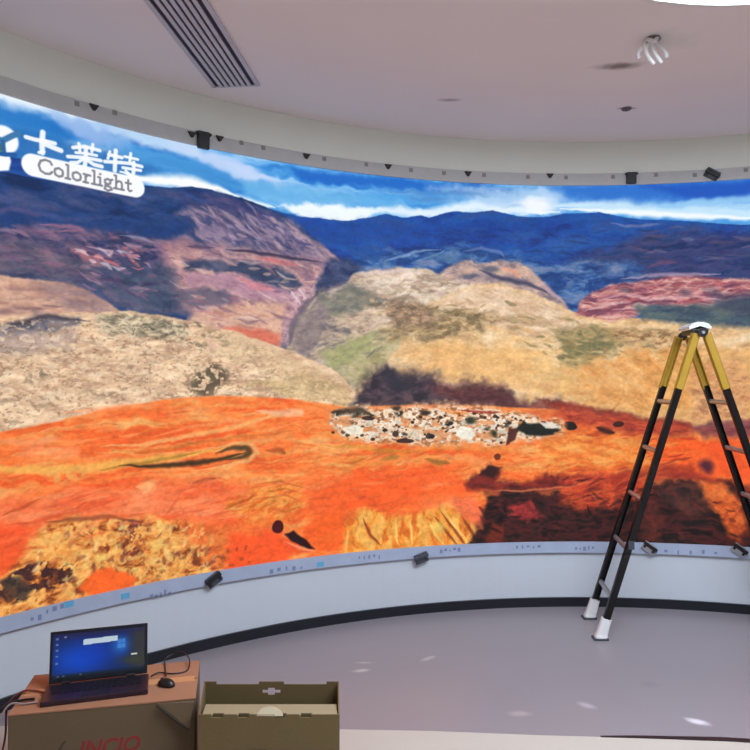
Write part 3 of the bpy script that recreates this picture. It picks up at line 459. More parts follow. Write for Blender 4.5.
# ------------------------------------------------------------------ materials
def srgb(c):
    return tuple((v/255/12.92 if v/255 <= .04045 else ((v/255+.055)/1.055)**2.4) for v in c)
def mat(name, col, rough=.6, metal=0, noise=0, nscale=8, bump=0, bscale=60, emit=0, spec=.5, coat=0):
    m = bpy.data.materials.new(name); m.use_nodes = True; nt = m.node_tree; b = nt.nodes['Principled BSDF']
    c = srgb(col)
    b.inputs['Base Color'].default_value = (*c, 1); b.inputs['Roughness'].default_value = rough
    b.inputs['Metallic'].default_value = metal; b.inputs['Specular IOR Level'].default_value = spec
    b.inputs['Coat Weight'].default_value = coat
    tc = nt.nodes.new('ShaderNodeTexCoord')
    if noise:
        n = nt.nodes.new('ShaderNodeTexNoise'); n.inputs['Scale'].default_value = nscale; n.inputs['Detail'].default_value = 5
        r = nt.nodes.new('ShaderNodeMix'); r.data_type = 'RGBA'
        r.inputs['A'].default_value = (*[v*(1-noise) for v in c], 1); r.inputs['B'].default_value = (*[min(1, v*(1+noise)) for v in c], 1)
        nt.links.new(tc.outputs['Object'], n.inputs['Vector']); nt.links.new(n.outputs['Fac'], r.inputs['Factor'])
        nt.links.new(r.outputs['Result'], b.inputs['Base Color'])
    if bump:
        n2 = nt.nodes.new('ShaderNodeTexNoise'); n2.inputs['Scale'].default_value = bscale; n2.inputs['Detail'].default_value = 4
        bp = nt.nodes.new('ShaderNodeBump'); bp.inputs['Strength'].default_value = bump; bp.inputs['Distance'].default_value = .01
        nt.links.new(tc.outputs['Object'], n2.inputs['Vector']); nt.links.new(n2.outputs['Fac'], bp.inputs['Height'])
        nt.links.new(bp.outputs['Normal'], b.inputs['Normal'])
    if emit:
        b.inputs['Emission Color'].default_value = (*c, 1); b.inputs['Emission Strength'].default_value = emit
    return m
def spots(m, lst):
    """elliptic stains, scuffs and a painted wire shadow, each of its own shape, on a surface: (x, y, rx, ry, angle, colour, strength)"""
    nt = m.node_tree; b = nt.nodes['Principled BSDF']; tc = nt.nodes.new('ShaderNodeTexCoord')
    nz = nt.nodes.new('ShaderNodeTexNoise'); nz.inputs['Scale'].default_value = 14; nz.inputs['Detail'].default_value = 3
    nt.links.new(tc.outputs['Object'], nz.inputs['Vector'])
    for x, y, rx, ry, an, col, st in lst:
        mp = nt.nodes.new('ShaderNodeMapping'); mp.vector_type = 'TEXTURE'
        mp.inputs['Location'].default_value = (x, y, 0); mp.inputs['Rotation'].default_value = (0, 0, an)
        mp.inputs['Scale'].default_value = (rx, ry, 10)
        nt.links.new(tc.outputs['Object'], mp.inputs['Vector'])
        ln = nt.nodes.new('ShaderNodeVectorMath'); ln.operation = 'LENGTH'; nt.links.new(mp.outputs['Vector'], ln.inputs[0])
        ad = nt.nodes.new('ShaderNodeMath'); ad.operation = 'ADD'
        nt.links.new(ln.outputs['Value'], ad.inputs[0]); nt.links.new(nz.outputs['Fac'], ad.inputs[1])
        mr = nt.nodes.new('ShaderNodeMapRange'); mr.interpolation_type = 'SMOOTHSTEP'
        mr.inputs['From Min'].default_value = 1.7; mr.inputs['From Max'].default_value = .7
        mr.inputs['To Min'].default_value = 0; mr.inputs['To Max'].default_value = st
        nt.links.new(ad.outputs['Value'], mr.inputs['Value'])
        mx = nt.nodes.new('ShaderNodeMix'); mx.data_type = 'RGBA'
        src = b.inputs['Base Color'].links[0].from_socket if b.inputs['Base Color'].is_linked else None
        if src: nt.links.new(src, mx.inputs['A'])
        else: mx.inputs['A'].default_value = b.inputs['Base Color'].default_value
        mx.inputs['B'].default_value = (*srgb(col), 1)
        nt.links.new(mr.outputs['Result'], mx.inputs['Factor']); nt.links.new(mx.outputs['Result'], b.inputs['Base Color'])
    return m
def vcol(name, strength, rough=.5):
    m = bpy.data.materials.new(name); m.use_nodes = True; nt = m.node_tree; b = nt.nodes['Principled BSDF']
    b.inputs['Base Color'].default_value = (.01, .01, .01, 1); b.inputs['Roughness'].default_value = rough
    b.inputs['Specular IOR Level'].default_value = .1
    a = nt.nodes.new('ShaderNodeAttribute'); a.attribute_name = 'picture'
    nt.links.new(a.outputs['Color'], b.inputs['Emission Color']); b.inputs['Emission Strength'].default_value = strength
    return m

# ------------------------------------------------------------------ mesh helpers
def obj(name, bm, m, parent=None, smooth=False, mats=None):
    me = bpy.data.meshes.new(name)
    bmesh.ops.recalc_face_normals(bm, faces=bm.faces)
    bm.to_mesh(me); bm.free()
    o = bpy.data.objects.new(name, me); C.objects.link(o)
    for k in (mats or [m]): me.materials.append(k)
    if smooth:
        for p in me.polygons: p.use_smooth = True
    if parent: o.parent = parent
    return o
def thing(name, label, cat, loc=(0, 0, 0), rotz=0, group=None):
    o = bpy.data.objects.new(name, None); C.objects.link(o); o.location = loc; o.rotation_euler = (0, 0, rotz)
    o.empty_display_size = .1
    return tag(o, label, cat, group)
def tag(o, label, cat, group=None):
    o['label'] = label; o['category'] = cat
    if group: o['group'] = group
    return o
def struct(o, label=None, cat=None):
    o['kind'] = 'structure'
    if label: o['label'] = label; o['category'] = cat
    return o
def box(bm, c, s, M=None, bev=0):
    """a box centred on c with full size s, placed by matrix M"""
    b = bmesh.new(); bmesh.ops.create_cube(b, size=1)
    bmesh.ops.scale(b, vec=s, verts=b.verts)
    if bev: bmesh.ops.bevel(b, geom=list(b.edges), offset=bev, segments=2, affect='EDGES', profile=.6)
    bmesh.ops.translate(b, vec=c, verts=b.verts)
    if M is not None: bmesh.ops.transform(b, matrix=M, verts=b.verts)
    join(bm, b)
def join(bm, b):
    t = bpy.data.meshes.new('t'); b.to_mesh(t); b.free(); bm.from_mesh(t); bpy.data.meshes.remove(t)
def frame(p0, p1, side):
    """matrix whose z runs from p0 to p1 and whose x lies near «side»"""
    z = (Vector(p1)-Vector(p0)).normalized(); y = z.cross(Vector(side)).normalized(); x = y.cross(z)
    return Matrix.Translation(Vector(p0)) @ Matrix((x, y, z)).transposed().to_4x4()
def tube(bm, P, r, n=8, cap=True):
    P = [Vector(p) for p in P]; rings = []
    for i, p in enumerate(P):
        t = (P[min(i+1, len(P)-1)]-P[max(i-1, 0)]).normalized()
        a = t.cross(Vector((0, 0, 1)));  a = a if a.length > .05 else t.cross(Vector((1, 0, 0)))
        a.normalize(); b = t.cross(a); rr = r[i] if isinstance(r, (list, tuple)) else r
        rings.append([bm.verts.new(p+a*rr*math.cos(2*math.pi*k/n)+b*rr*math.sin(2*math.pi*k/n)) for k in range(n)])
    for A, B in zip(rings, rings[1:]):
        for k in range(n): bm.faces.new((A[k], A[(k+1) % n], B[(k+1) % n], B[k]))
    if cap: bm.faces.new(rings[0]); bm.faces.new(rings[-1][::-1])
def spline(P, n=8):
    P = [Vector(p) for p in P]; Q = [P[0]]+P+[P[-1]]; out = []
    for i in range(1, len(Q)-2):
        for k in range(n):
            t = k/n; a, b, c, d = Q[i-1:i+3]
            out.append(.5*((2*b)+(c-a)*t+(2*a-5*b+4*c-d)*t*t+(3*b-a-3*c+d)*t**3))
    return out+[P[-1]]
def prism(bm, poly, z0, z1):
    lo = [bm.verts.new((x, y, z0)) for x, y in poly]; hi = [bm.verts.new((x, y, z1)) for x, y in poly]
    n = len(poly); bm.faces.new(lo[::-1]); bm.faces.new(hi)
    for i in range(n): bm.faces.new((lo[i], lo[(i+1) % n], hi[(i+1) % n], hi[i]))
def arc_band(bm, r0, r1, z0, z1, a0, a1, n):
    """a curved bar of the round room between radii r0<r1, heights z0<z1, angles a0..a1 (radians from +Y)"""
    full = abs(a1-a0) > 6.28; S = []
    for i in range(n if full else n+1):
        a = a0+(a1-a0)*i/n; s, c = math.sin(a), math.cos(a)
        S.append([bm.verts.new((CX+r*s, CY+r*c, z)) for r, z in ((r0, z0), (r0, z1), (r1, z1), (r1, z0))])
    m = len(S)
    for i in range(m if full else m-1):
        A, B = S[i], S[(i+1) % m]
        for k in range(4): bm.faces.new((A[k], A[(k+1) % 4], B[(k+1) % 4], B[k]))
    if not full: bm.faces.new(S[0]); bm.faces.new(S[-1][::-1])
def on_wall(u, v, inset=0):
    """frame on the round wall at arc u and height v (cm): x along the wall, y up, z into the room"""
    a = u/100/RAD; s, c = math.sin(a), math.cos(a)
    o = Vector((CX+(RAD-inset)*s, CY+(RAD-inset)*c, v/100))
    X, Y, Z = Vector((c, -s, 0)), Vector((0, 0, 1)), Vector((-s, -c, 0))
    return Matrix.Translation(o) @ Matrix((X, Y, Z)).transposed().to_4x4()

# ------------------------------------------------------------------ palette
M_wall = mat('wall_paint', (200, 207, 212), .62, noise=.03, nscale=3, bump=.06, bscale=40)
M_fasc = mat('fascia_tint', (232, 236, 222), .6, noise=.03, nscale=3)  # greenish tint carries the screen's light on the fascia
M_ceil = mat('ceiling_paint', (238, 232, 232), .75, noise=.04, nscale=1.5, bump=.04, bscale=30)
M_floor = mat('floor_resin', (137, 132, 136), .30, noise=.06, nscale=1.2, bump=.03, bscale=9, spec=.45)
M_beige = mat('floor_sheet', (184, 176, 164), .5, noise=.04, nscale=3)
M_base = mat('skirting_black', (26, 28, 34), .32, noise=.1, nscale=10)
M_rail = mat('frame_aluminium', (188, 188, 184), .5, .1, noise=.1, nscale=14)
M_film = mat('protective_film', (168, 180, 200), .35, 0, noise=.12, nscale=12)
M_black = mat('black_plastic', (18, 17, 18), .4)
M_dkgrey = mat('grey_rubber', (62, 66, 74), .5)
M_silver = mat('brushed_aluminium', (176, 176, 180), .35, .7, noise=.08, nscale=30)
M_rblk = mat('ladder_black', (12, 8, 9), .35, .1, noise=.1, nscale=20)
M_yel = mat('ladder_yellow', (180, 142, 44), .45, noise=.12, nscale=16)
M_white = mat('white_plastic', (225, 225, 222), .45)
M_card = mat('cardboard', (100, 82, 58), .85, noise=.08, nscale=7, bump=.08, bscale=80)  # dark tone includes the shade on the carton's front
M_card2 = mat('cardboard_olive', (110, 92, 56), .85, noise=.06, nscale=7, bump=.08, bscale=80)
M_cardlit = mat('cardboard_flap_lit', (152, 138, 106), .85, noise=.06, nscale=9)  # ceiling light on the folded flap is put into this paler colour
M_red = mat('red_print', (132, 40, 34), .7)
M_redc = mat('red_cable', (112, 44, 40), .45)
M_dark = mat('dark_recess', (46, 44, 66), .8)
M_slat = mat('grille_white', (196, 196, 206), .5)
M_lapt = mat('laptop_case', (50, 34, 44), .35, .2)
M_keys = mat('laptop_keys', (26, 22, 28), .5)
M_bez = mat('laptop_bezel', (16, 20, 28), .35)
M_lamp = mat('lamp_diffuser', (226, 238, 255), .5, emit=15.5)
M_plug = mat('frosted_wire', (228, 226, 222), .5)
spots(M_ceil, [(1.235, 3.46, .15, .045, -.15, (118, 104, 100), .9), (1.475, 4.0, .06, .022, 0, (92, 88, 98), 1), (.427, 3.88, .075, .03, 0, (140, 132, 134), .8),  # first spot: shadow of the dangling wires, painted into the ceiling
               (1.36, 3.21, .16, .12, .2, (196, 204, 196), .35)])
spots(M_floor, [(-.07, 3.56, .055, .022, .2, (205, 200, 196), .7), (.29, 3.72, .06, .02, .7, (196, 190, 188), .6), (-.06, 3.66, .05, .012, 0, (200, 195, 192), .5),
                (1.42, 3.03, .06, .03, -.5, (220, 216, 222), .9), (.98, 3.18, .05, .03, -.7, (190, 182, 190), .6), (.66, 3.1, .07, .03, 0, (200, 180, 176), .4),
                (1.36, 3.4, .05, .04, 0, (120, 118, 124), .5)])

# ------------------------------------------------------------------ the setting
TAU = 2*math.pi
bm = bmesh.new(); prism(bm, [(CX+4.1*math.sin(a*TAU/96), CY+4.1*math.cos(a*TAU/96)) for a in range(96)], -.1, 0)
struct(obj('floor', bm, M_floor))
# pale sheet laid over the near part of the floor
bm = bmesh.new()
P = [(-2.2, 2.985), (-.8, 2.98), (-.15, 2.955), (.25, 2.94), (.7, 2.905), (1.1, 2.885), (1.45, 2.86), (1.8, 2.82), (2.2, 2.76), (2.7, 2.66), (3.2, 2.5)]
prism(bm, [(x, y) for x, y in P]+[(3.9, 1.2), (3.6, -.8), (2.0, -2.4), (0, -2.3), (-1.4, -1.2), (-2.0, .4)], .0005, .004)
struct(obj('trim_1', bm, M_beige))
bm = bmesh.new(); top = [(.95, 2.893), (1.1, 2.885), (1.45, 2.86), (1.8, 2.82), (2.2, 2.76), (2.7, 2.66)]
prism(bm, [(x, y+.006+.022*min(1, (x-.95)*3)) for x, y in top]+[(x, y-.004) for x, y in top[::-1]], .0008, .006)
struct(obj('trim_2', bm, M_base))
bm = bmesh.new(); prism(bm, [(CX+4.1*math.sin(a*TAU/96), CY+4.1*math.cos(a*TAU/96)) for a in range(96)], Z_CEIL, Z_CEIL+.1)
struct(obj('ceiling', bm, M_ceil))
bm = bmesh.new(); arc_band(bm, RAD, RAD+.12, 0, Z_CEIL, 0, TAU, 240)
struct(obj('wall_back', bm, M_wall, smooth=False))
bm = bmesh.new(); arc_band(bm, RAD-.014, RAD+.001, 0, Z_BASE, 0, TAU, 240)
struct(obj('baseboard_back', bm, M_base))
A0, A1 = math.radians(-80), math.radians(62)
bm = bmesh.new(); arc_band(bm, RAD-.012, RAD+.001, Z_FASC, Z_CEIL-.0005, A0, A1, 180)
struct(obj('trim_3', bm, M_fasc))

# ------------------------------------------------------------------ the curved video wall
wall = thing('video_wall', 'giant curved LED screen showing blue mountains over an orange desert valley', 'screen', (CX, CY+RAD, 0))
INV = Matrix.Translation((-CX, -CY-RAD, 0))
def wpart(name, bm, m, parent=wall, label=None, smooth=False, mats=None):
    bmesh.ops.transform(bm, matrix=INV, verts=bm.verts)
    o = obj(name, bm, m, parent, smooth, mats)
    if label: o['label'] = label
    return o
def picture_mesh():
    u = np.concatenate([np.arange(A0*RAD*100, -362, 1.1), np.arange(-362, -150, .40), np.arange(-150, 122, .32), np.arange(122, A1*RAD*100, 1.1), [A1*RAD*100]])
    v = np.linspace(Z_BOT*100, Z_TOP*100, 660)
    U, V = np.meshgrid(u, v, indexing='ij'); a = U/100/RAD; r = RAD-.010
    co = np.stack([CX+r*np.sin(a)-CX, CY+r*np.cos(a)-CY-RAD, V/100], -1).reshape(-1, 3)
    col = paint(U, V)/255; col = np.where(col <= .04045, col/12.92, ((col+.055)/1.055)**2.4)
    nu, nv = len(u), len(v)
    i = (np.arange(nu-1)[:, None]*nv+np.arange(nv-1)[None, :]).ravel()
    f = np.stack([i, i+1, i+nv+1, i+nv], 1).astype(np.int32)
    me = bpy.data.meshes.new('display')
    me.vertices.add(len(co)); me.vertices.foreach_set('co', co.astype(np.float32).ravel())
    me.loops.add(f.size); me.loops.foreach_set('vertex_index', f.ravel())
    me.polygons.add(len(f)); me.polygons.foreach_set('loop_start', np.arange(0, f.size, 4, dtype=np.int32))
    me.update(calc_edges=True)
    at = me.attributes.new('picture', 'FLOAT_COLOR', 'POINT')
    at.data.foreach_set('color', np.concatenate([col, np.ones((len(col), 1))], 1).astype(np.float32).ravel())
    me.materials.append(vcol('led_picture', 1.0))
    o = bpy.data.objects.new('display', me); C.objects.link(o); o.parent = wall
    return o
picture_mesh()
bm = bmesh.new(); arc_band(bm, RAD-.0095, RAD+.0005, Z_BOT, Z_TOP, A0, A1, 180); wpart('cabinet_back', bm, M_black)
bm = bmesh.new(); arc_band(bm, RAD-.022, RAD+.001, Z_TOP, Z_FASC, A0, A1, 180); wpart('top_rail', bm, M_rail)
bm = bmesh.new(); arc_band(bm, RAD-.022, RAD+.001, Z_RAIL, Z_BOT, A0, A1, 180); wpart('bottom_rail', bm, M_film, label='pale blue film covered rail')
def wp(s): return [tuple(float(a) for a in p.split(',')) for p in s.split()]
# small dark wedge clips under the fascia
for u, v in wp("-306.1,286.9 -252.9,285.9 -236.5,287.1 -182.0,286.3 -127.3,286.6 -72.3,286.3 -16.0,286.9"):
    bm = bmesh.new(); M = on_wall(u, v, .022)
    b = bmesh.new(); w, h = .024, .014
    vs = [b.verts.new(p) for p in ((-w, h, 0), (w, h, 0), (w*.25, -h, 0), (-w*.25, -h, 0), (-w, h, .012), (w, h, .012), (w*.25, -h, .012), (-w*.25, -h, .012))]
    for q in ((0, 1, 2, 3), (4, 7, 6, 5), (0, 4, 5, 1), (1, 5, 6, 2), (2, 6, 7, 3), (3, 7, 4, 0)): b.faces.new([vs[k] for k in q])
    bmesh.ops.transform(b, matrix=M, verts=b.verts); join(bm, b)
    wpart('wedge_clip', bm, mat('olive_clip', (44, 40, 30), .6) if 'olive_clip' not in bpy.data.materials else bpy.data.materials['olive_clip'])
M_joint = mat('joint_plate', (140, 138, 132), .55, .2)
for u, v in wp("-314.6,286.5 -295.3,287.4 -223.1,287.5 -209.5,287.0 -170.2,286.5 -142.2,286.6 -111.6,286.1 -88.9,285.9 -61.2,286.2 -31.0,286.0 -5.2,286.0 26.1,286.1 53.9,286.6 78.2,285.3 108.8,286.4"):
    bm = bmesh.new(); box(bm, (0, 0, .0015), (.024, .024, .004), on_wall(u, v, .022), .001); wpart('joint_plate', bm, M_joint)
# black square brackets on the top rail
for (u, v), sx, sy in zip(wp("-246.5,283.9 37.8,284.8"), (.065, .062), (.095, .074)):
    bm = bmesh.new(); M = on_wall(u, v, .022)
    box(bm, (0, 0, .012), (sx, sy, .026), M, .004)
    box(bm, (0, sy*.38, .016), (sx*1.35, sy*.16, .02), M, .003); wpart('bracket', bm, M_black)
def latch(u, v, s, ang, big, dark, grey):
    M = on_wall(u, v, .022) @ Matrix.Rotation(ang, 4, 'Z')
    bm = bmesh.new(); box(bm, (0, 0, .007), (s*1.15, s*.8, .014), M, .004); g = wpart('latch', bm, grey)
    bm = bmesh.new(); box(bm, (0, big, .019), (s*1.25, s*.30, .012), M, .004)
    for x in (-.4, .4): box(bm, (x*s, big-.2*s, .015), (s*.18, s*.3, .012), M, .002)
    h = wpart('latch_lever', bm, dark); h.parent = g
(u0, v0), = wp("88.6,285.0"); latch(u0, v0, .078, -.55, .004, M_black, M_dkgrey)
for (x, y), an, dk, gr in zip(wp("-239.5,38.9 -104.9,36.2 48.5,40.0 103.7,41.3"), (.55, .3, -.62, -.62), (M_bez, M_dkgrey, M_black, M_black), (M_dkgrey, M_dkgrey, M_silver, M_silver)):
    latch(x, y, .078, an, .012, dk, gr)
# faint stamped marks on the film of the bottom rail
M_ink = mat('blue_stamp', (120, 134, 168), .6); M_ink2 = mat('cyan_stamp', (96, 170, 205), .5)
rr = random.Random(5)
for s in ("-320.8,41.1 -334.8,38.9", "-264.8,36.6 -274.8,37.0", "-204.1,38.4 -185.0,38.3", "-146.9,39.7 -133.4,39.7", "-91.1,40.2 -78.8,40.2", "-39.0,39.7 -24.0,39.8", "0.9,39.2 12.2,39.3", "59.3,38.4 90.0,38.5"):
    (ua, va), (ub, vb) = wp(s); bm = bmesh.new(); n = 5
    for k in range(n):
        t = k/(n-1); w = rr.uniform(.010, .026); h = rr.uniform(.014, .034)
        box(bm, (0, rr.uniform(-.008, .008), .0006), (w*.8, h*.8, .0012), on_wall(ua+(ub-ua)*t, va+(vb-va)*t, .022))
    wpart('stamped_mark', bm, M_ink)
for s in ("-174.6,38.3 -170.7,38.4", "-290.8,39.3 -287.1,39.5", "-318.9,41.6 -316.0,41.9"):
    (ua, va), (ub, vb) = wp(s); bm = bmesh.new()
    box(bm, (0, 0, .0006), (.045, .03, .0012), on_wall((ua+ub)/2, (va+vb)/2, .022)); wpart('stamped_mark', bm, M_ink2)

# ------------------------------------------------------------------ ceiling things
g = thing('air_grille', 'long white slotted air grille with dark slots running across the ceiling', 'vent', (-.835, 2.83, Z_CEIL), math.radians(-5.6))
Lg, Wg = 1.72, .262
bm = bmesh.new(); box(bm, (0, 0, -.0035), (Wg-.02, Lg-.02, .005)); obj('backing', bm, M_dark, g)
bm = bmesh.new()
for sx in (-1, 1): box(bm, (sx*(Wg/2-.010), 0, -.006), (.022, Lg, .010))
for sy in (-1, 1): box(bm, (0, sy*(Lg/2-.006), -.006), (Wg, .012, .010))
obj('grille_frame', bm, M_slat, g)
for k in range(6):
    bm = bmesh.new()
    box(bm, (-Wg/2+.021+(Wg-.042)*(k+1)/7, 0, -.008), (.0185, Lg-.02, .009)); obj('slat', bm, M_slat, g)
l = thing('ceiling_light', 'large round glowing white ceiling light at the top of the picture', 'ceiling light', (1.44, 1.705, Z_CEIL))
bm = bmesh.new(); bmesh.ops.create_cone(bm, cap_ends=True, segments=96, radius1=1.13, radius2=1.13, depth=.03, matrix=Matrix.Translation((0, 0, -.0175))); obj('diffuser', bm, M_lamp, l)
bm = bmesh.new(); S = []
for i in range(96):
    a = TAU*i/96; S.append([bm.verts.new((r*math.cos(a), r*math.sin(a), z)) for r, z in ((1.131, -.001), (1.131, -.034), (1.15, -.034), (1.15, -.001))])
for i in range(96):
    for k in range(4): bm.faces.new((S[i][k], S[i][(k+1) % 4], S[(i+1) % 96][(k+1) % 4], S[(i+1) % 96][k]))
obj('rim', bm, M_white, l)
w = thing('dangling_wires', 'tuft of loose white wire ends poking out of the ceiling', 'wires', (1.285, 3.175, Z_CEIL))
bm = bmesh.new()
for pts_ in ([(0, 0, 0), (-.01, 0, -.03), (-.05, .02, -.055), (-.045, .03, -.085)], [(0, 0, 0), (.01, .01, -.04), (.03, .02, -.07), (.06, .02, -.11)],
             [(-.01, 0, 0), (-.03, 0, -.03), (-.01, .01, -.08), (.02, .01, -.12)], [(.01, 0, 0), (.03, .01, -.02), (.07, .02, -.05), (.085, .02, -.085)],
             [(0, 0, 0), (-.015, -.02, -.02), (.005, -.03, -.03), (.02, -.02, -.01)]):
    tube(bm, spline(pts_, 5), [.010]*(5*3)+[.006], 7)
obj('wire', bm, M_plug, w, True)
bm = bmesh.new(); bmesh.ops.create_cone(bm, cap_ends=True, segments=24, radius1=.035, radius2=.03, depth=.008, matrix=Matrix.Translation((.012, 0, -.0045))); obj('wire_hole', bm, M_joint, w)
bm = bmesh.new()
bmesh.ops.create_cone(bm, cap_ends=True, segments=20, radius1=.026, radius2=.03, depth=.008, matrix=Matrix.Translation((0, 0, -.0045)))
bmesh.ops.create_cone(bm, cap_ends=True, segments=12, radius1=.008, radius2=.010, depth=.006, matrix=Matrix.Translation((0, 0, -.0115)))
o = obj('ceiling_sensor', bm, mat('sensor_grey', (96, 92, 98), .6)); o.location = (1.475, 4.0, Z_CEIL)
tag(o, 'tiny dark round sensor on the ceiling below the wires', 'sensor')

# ------------------------------------------------------------------ the stepladder
NL, FL, NR, FR = Vector((1.309, 3.994, 0)), Vector((1.355, 4.345, 0)), Vector((2.505, 3.885, 0)), Vector((2.530, 4.215, 0))
NT, FT = Vector((1.888, 3.962, 1.80)), Vector((1.925, 4.262, 1.80))
org = Vector((1.92, 4.11, 0))
lad = thing('stepladder', 'open A-frame ladder with black rails, yellow tops and white rubber feet', 'ladder', org)
def lpart(name, bm, m, parent=lad, label=None, smooth=False):
    bmesh.ops.transform(bm, matrix=Matrix.Translation(-org), verts=bm.verts)
    o = obj(name, bm, m, parent, smooth)
    if label: o['label'] = label
    return o
def channel(bm, p0, p1, side, wd, dp, th, flip=1):
    M = frame(p0, p1, side); L = (Vector(p1)-Vector(p0)).length
    box(bm, (0, flip*(dp/2-th/2), L/2), (wd, th, L), M, .001)
    for s in (-1, 1): box(bm, (s*(wd/2-th/2), 0, L/2), (th, dp, L), M, .001)
for A, T, near in ((NL, NT, 1), (FL, FT, 0), (NR, NT, 1), (FR, FT, 0)):
    left = A in (NL, FL)
    T2 = T+Vector((-.022 if left else .022, 0, 0))
    d = (T2-A)/T2.z; at = lambda z: A+d*z
    perp = Vector((1, 0, -d.x)).normalized()
    fl = 1 if near else -1
    fl = -fl if True else fl
    bm = bmesh.new(); channel(bm, at(.05), at(1.47), perp, .038, .024, .004, fl); lpart('rail', bm, M_rblk)
    bm = bmesh.new(); channel(bm, at(1.455), at(1.775), perp, .044, .029, .005, fl); lpart('rail_sleeve', bm, M_yel, label='yellow upper rail sleeve')
    # flared rubber foot
    bm = bmesh.new(); M = frame(at(.0), at(.2), perp); prof = [(0.0, .074, .058), (.018, .078, .062), (.03, .066, .052), (.085, .060, .044), (.125, .060, .038)]
    R = []
    for z, a, b in prof:
        ring = []
        for k in range(16):
            t = TAU*k/16; cx, sx = math.cos(t), math.sin(t); q = .35
            p = M @ Vector((a/2*math.copysign(abs(cx)**.6, cx), b/2*math.copysign(abs(sx)**.6, sx), z))
            if z == 0: p.z = 0.0
            if z == .018: p.z = .02
            ring.append(bm.verts.new(p))
        R.append(ring)
    for X, Y in zip(R, R[1:]):
        for k in range(16): bm.faces.new((X[k], X[(k+1) % 16], Y[(k+1) % 16], Y[k]))
    bm.faces.new(R[0]); bm.faces.new(R[-1])
    ft = lpart('foot', bm, M_white, smooth=False, label='white rubber foot')
    bm = bmesh.new(); box(bm, (0, 0, .006), (.084, .064, .012), Matrix.Translation(A), .003); lpart('foot_pad', bm, M_dkgrey, ft)
for (A, TA, B, TB, sx) in ((NL, NT, FL, FT, -1), (NR, NT, FR, FT, 1)):
    for k in range(5):
        z = .235+.285*k
        a = A+(TA+Vector((sx*.022, 0, 0))-A)*(z/1.80); b = B+(TB+Vector((sx*.022, 0, 0))-B)*(z/1.80)
        bm = bmesh.new(); tube(bm, [a, b], .015, 12)
        if k < 5: lpart('rung', bm, M_silver, label='silver rung', smooth=False)
        else: lpart('rung', bm, M_yel, label='yellow upper rung')
    # folding joint plates half way up the rails
    for p, q, T in ((A, B, TA), (B, A, TB)):
        c = p+(T-p)*(.55/1.80)
        bm = bmesh.new(); n = (p-q).normalized(); box(bm, (0, 0, 0), (.034, .05, .004), frame(c+n*.016, c+n, (1, 0, 0)), .0015); lpart('joint_plate', bm, M_dkgrey)
for T, n in ((NT, -1), (FT, 1)):
    n_ = (FT-NT).normalized()*n
    bm = bmesh.new()
    cyl = bmesh.new(); bmesh.ops.create_cone(cyl, cap_ends=True, segments=32, radius1=.026, radius2=.026, depth=.018)
    bmesh.ops.transform(cyl, matrix=frame(T+n_*.025+Vector((0, 0, -.02)), T+n_, (1, 0, 0)), verts=cyl.verts); join(bm, cyl)
    h = lpart('hinge', bm, M_black)
    bm = bmesh.new(); cyl = bmesh.new(); bmesh.ops.create_cone(cyl, cap_ends=True, segments=20, radius1=.010, radius2=.009, depth=.012)
    bmesh.ops.transform(cyl, matrix=frame(T+n_*.038+Vector((0, 0, -.02)), T+n_, (1, 0, 0)), verts=cyl.verts); join(bm, cyl)
    lpart('hinge_pin', bm, M_silver, h)
bm = bmesh.new(); mid = NT+(FT-NT)*.36; M = frame(mid-(FT-NT)*.58, FT, (1, 0, 0))
Lc = .20; b = bmesh.new(); prof = [(-.060, -.018), (-.062, -.004), (-.046, .014), (-.016, .024), (.018, .024), (.046, .014), (.062, -.004), (.060, -.018), (.05, -.016), (0, .0), (-.05, -.016)]
r0 = [b.verts.new((x, z, 0)) for x, z in prof]; r1 = [b.verts.new((x, z, Lc)) for x, z in prof]
for k in range(len(prof)): b.faces.new((r0[k], r0[(k+1) % len(prof)], r1[(k+1) % len(prof)], r1[k]))
b.faces.new(r0); b.faces.new(r1)
Mx = Matrix.Translation(mid-(FT-NT).normalized()*Lc/2+Vector((0, 0, .02))) @ Matrix(((FT-NT).normalized().cross(Vector((0, 0, 1))), Vector((0, 0, 1)), (FT-NT).normalized())).transposed().to_4x4()
bmesh.ops.transform(b, matrix=Mx, verts=b.verts); join(bm, b); lpart('top_cap', bm, M_white, label='white top cap')
bm = bmesh.new(); box(bm, (0, -.030, Lc/2), (.092, .026, Lc*.98), Mx, .004); lpart('hinge_block', bm, M_black)

# ------------------------------------------------------------------ closed carton under the laptop
HB = .333
def wallpanel(bm, a, b, z0, z1, t, inward):
    """upright sheet from a to b, thickness t towards «inward»"""
    a, b = Vector((*a, 0)), Vector((*b, 0)); d = (b-a).normalized(); n = Vector((-d.y, d.x, 0))
    if n.dot(Vector((*inward, 0))-a) < 0: n = -n
    prism(bm, [(a.x, a.y), (b.x, b.y), (b.x+n.x*t, b.y+n.y*t), (a.x+n.x*t, a.y+n.y*t)], z0, z1)
FLc, FRc = Vector((-1.285, 2.405)), Vector((-.662, 2.535)); nrm = Vector((-(FRc-FLc).y, (FRc-FLc).x)).normalized()
BLc, BRc = FLc+nrm*.33, FRc+nrm*.345
c0 = (FLc+FRc+BLc+BRc)/4
ang = math.atan2((FRc-FLc).y, (FRc-FLc).x)
bx = thing('cardboard_box', 'closed brown cardboard box with red lettering carrying the laptop', 'box', (c0.x, c0.y, 0))
OB = Matrix.Translation((-c0.x, -c0.y, 0))
def bpart(name, bm, m, parent=bx, label=None):
    bmesh.ops.transform(bm, matrix=OB, verts=bm.verts); o = obj(name, bm, m, parent)
    if label: o['label'] = label
    return o
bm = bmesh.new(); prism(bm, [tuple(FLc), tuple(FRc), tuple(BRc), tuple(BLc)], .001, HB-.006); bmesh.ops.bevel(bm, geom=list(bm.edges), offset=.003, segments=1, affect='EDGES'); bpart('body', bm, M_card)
e1, e2 = (FRc-FLc), nrm
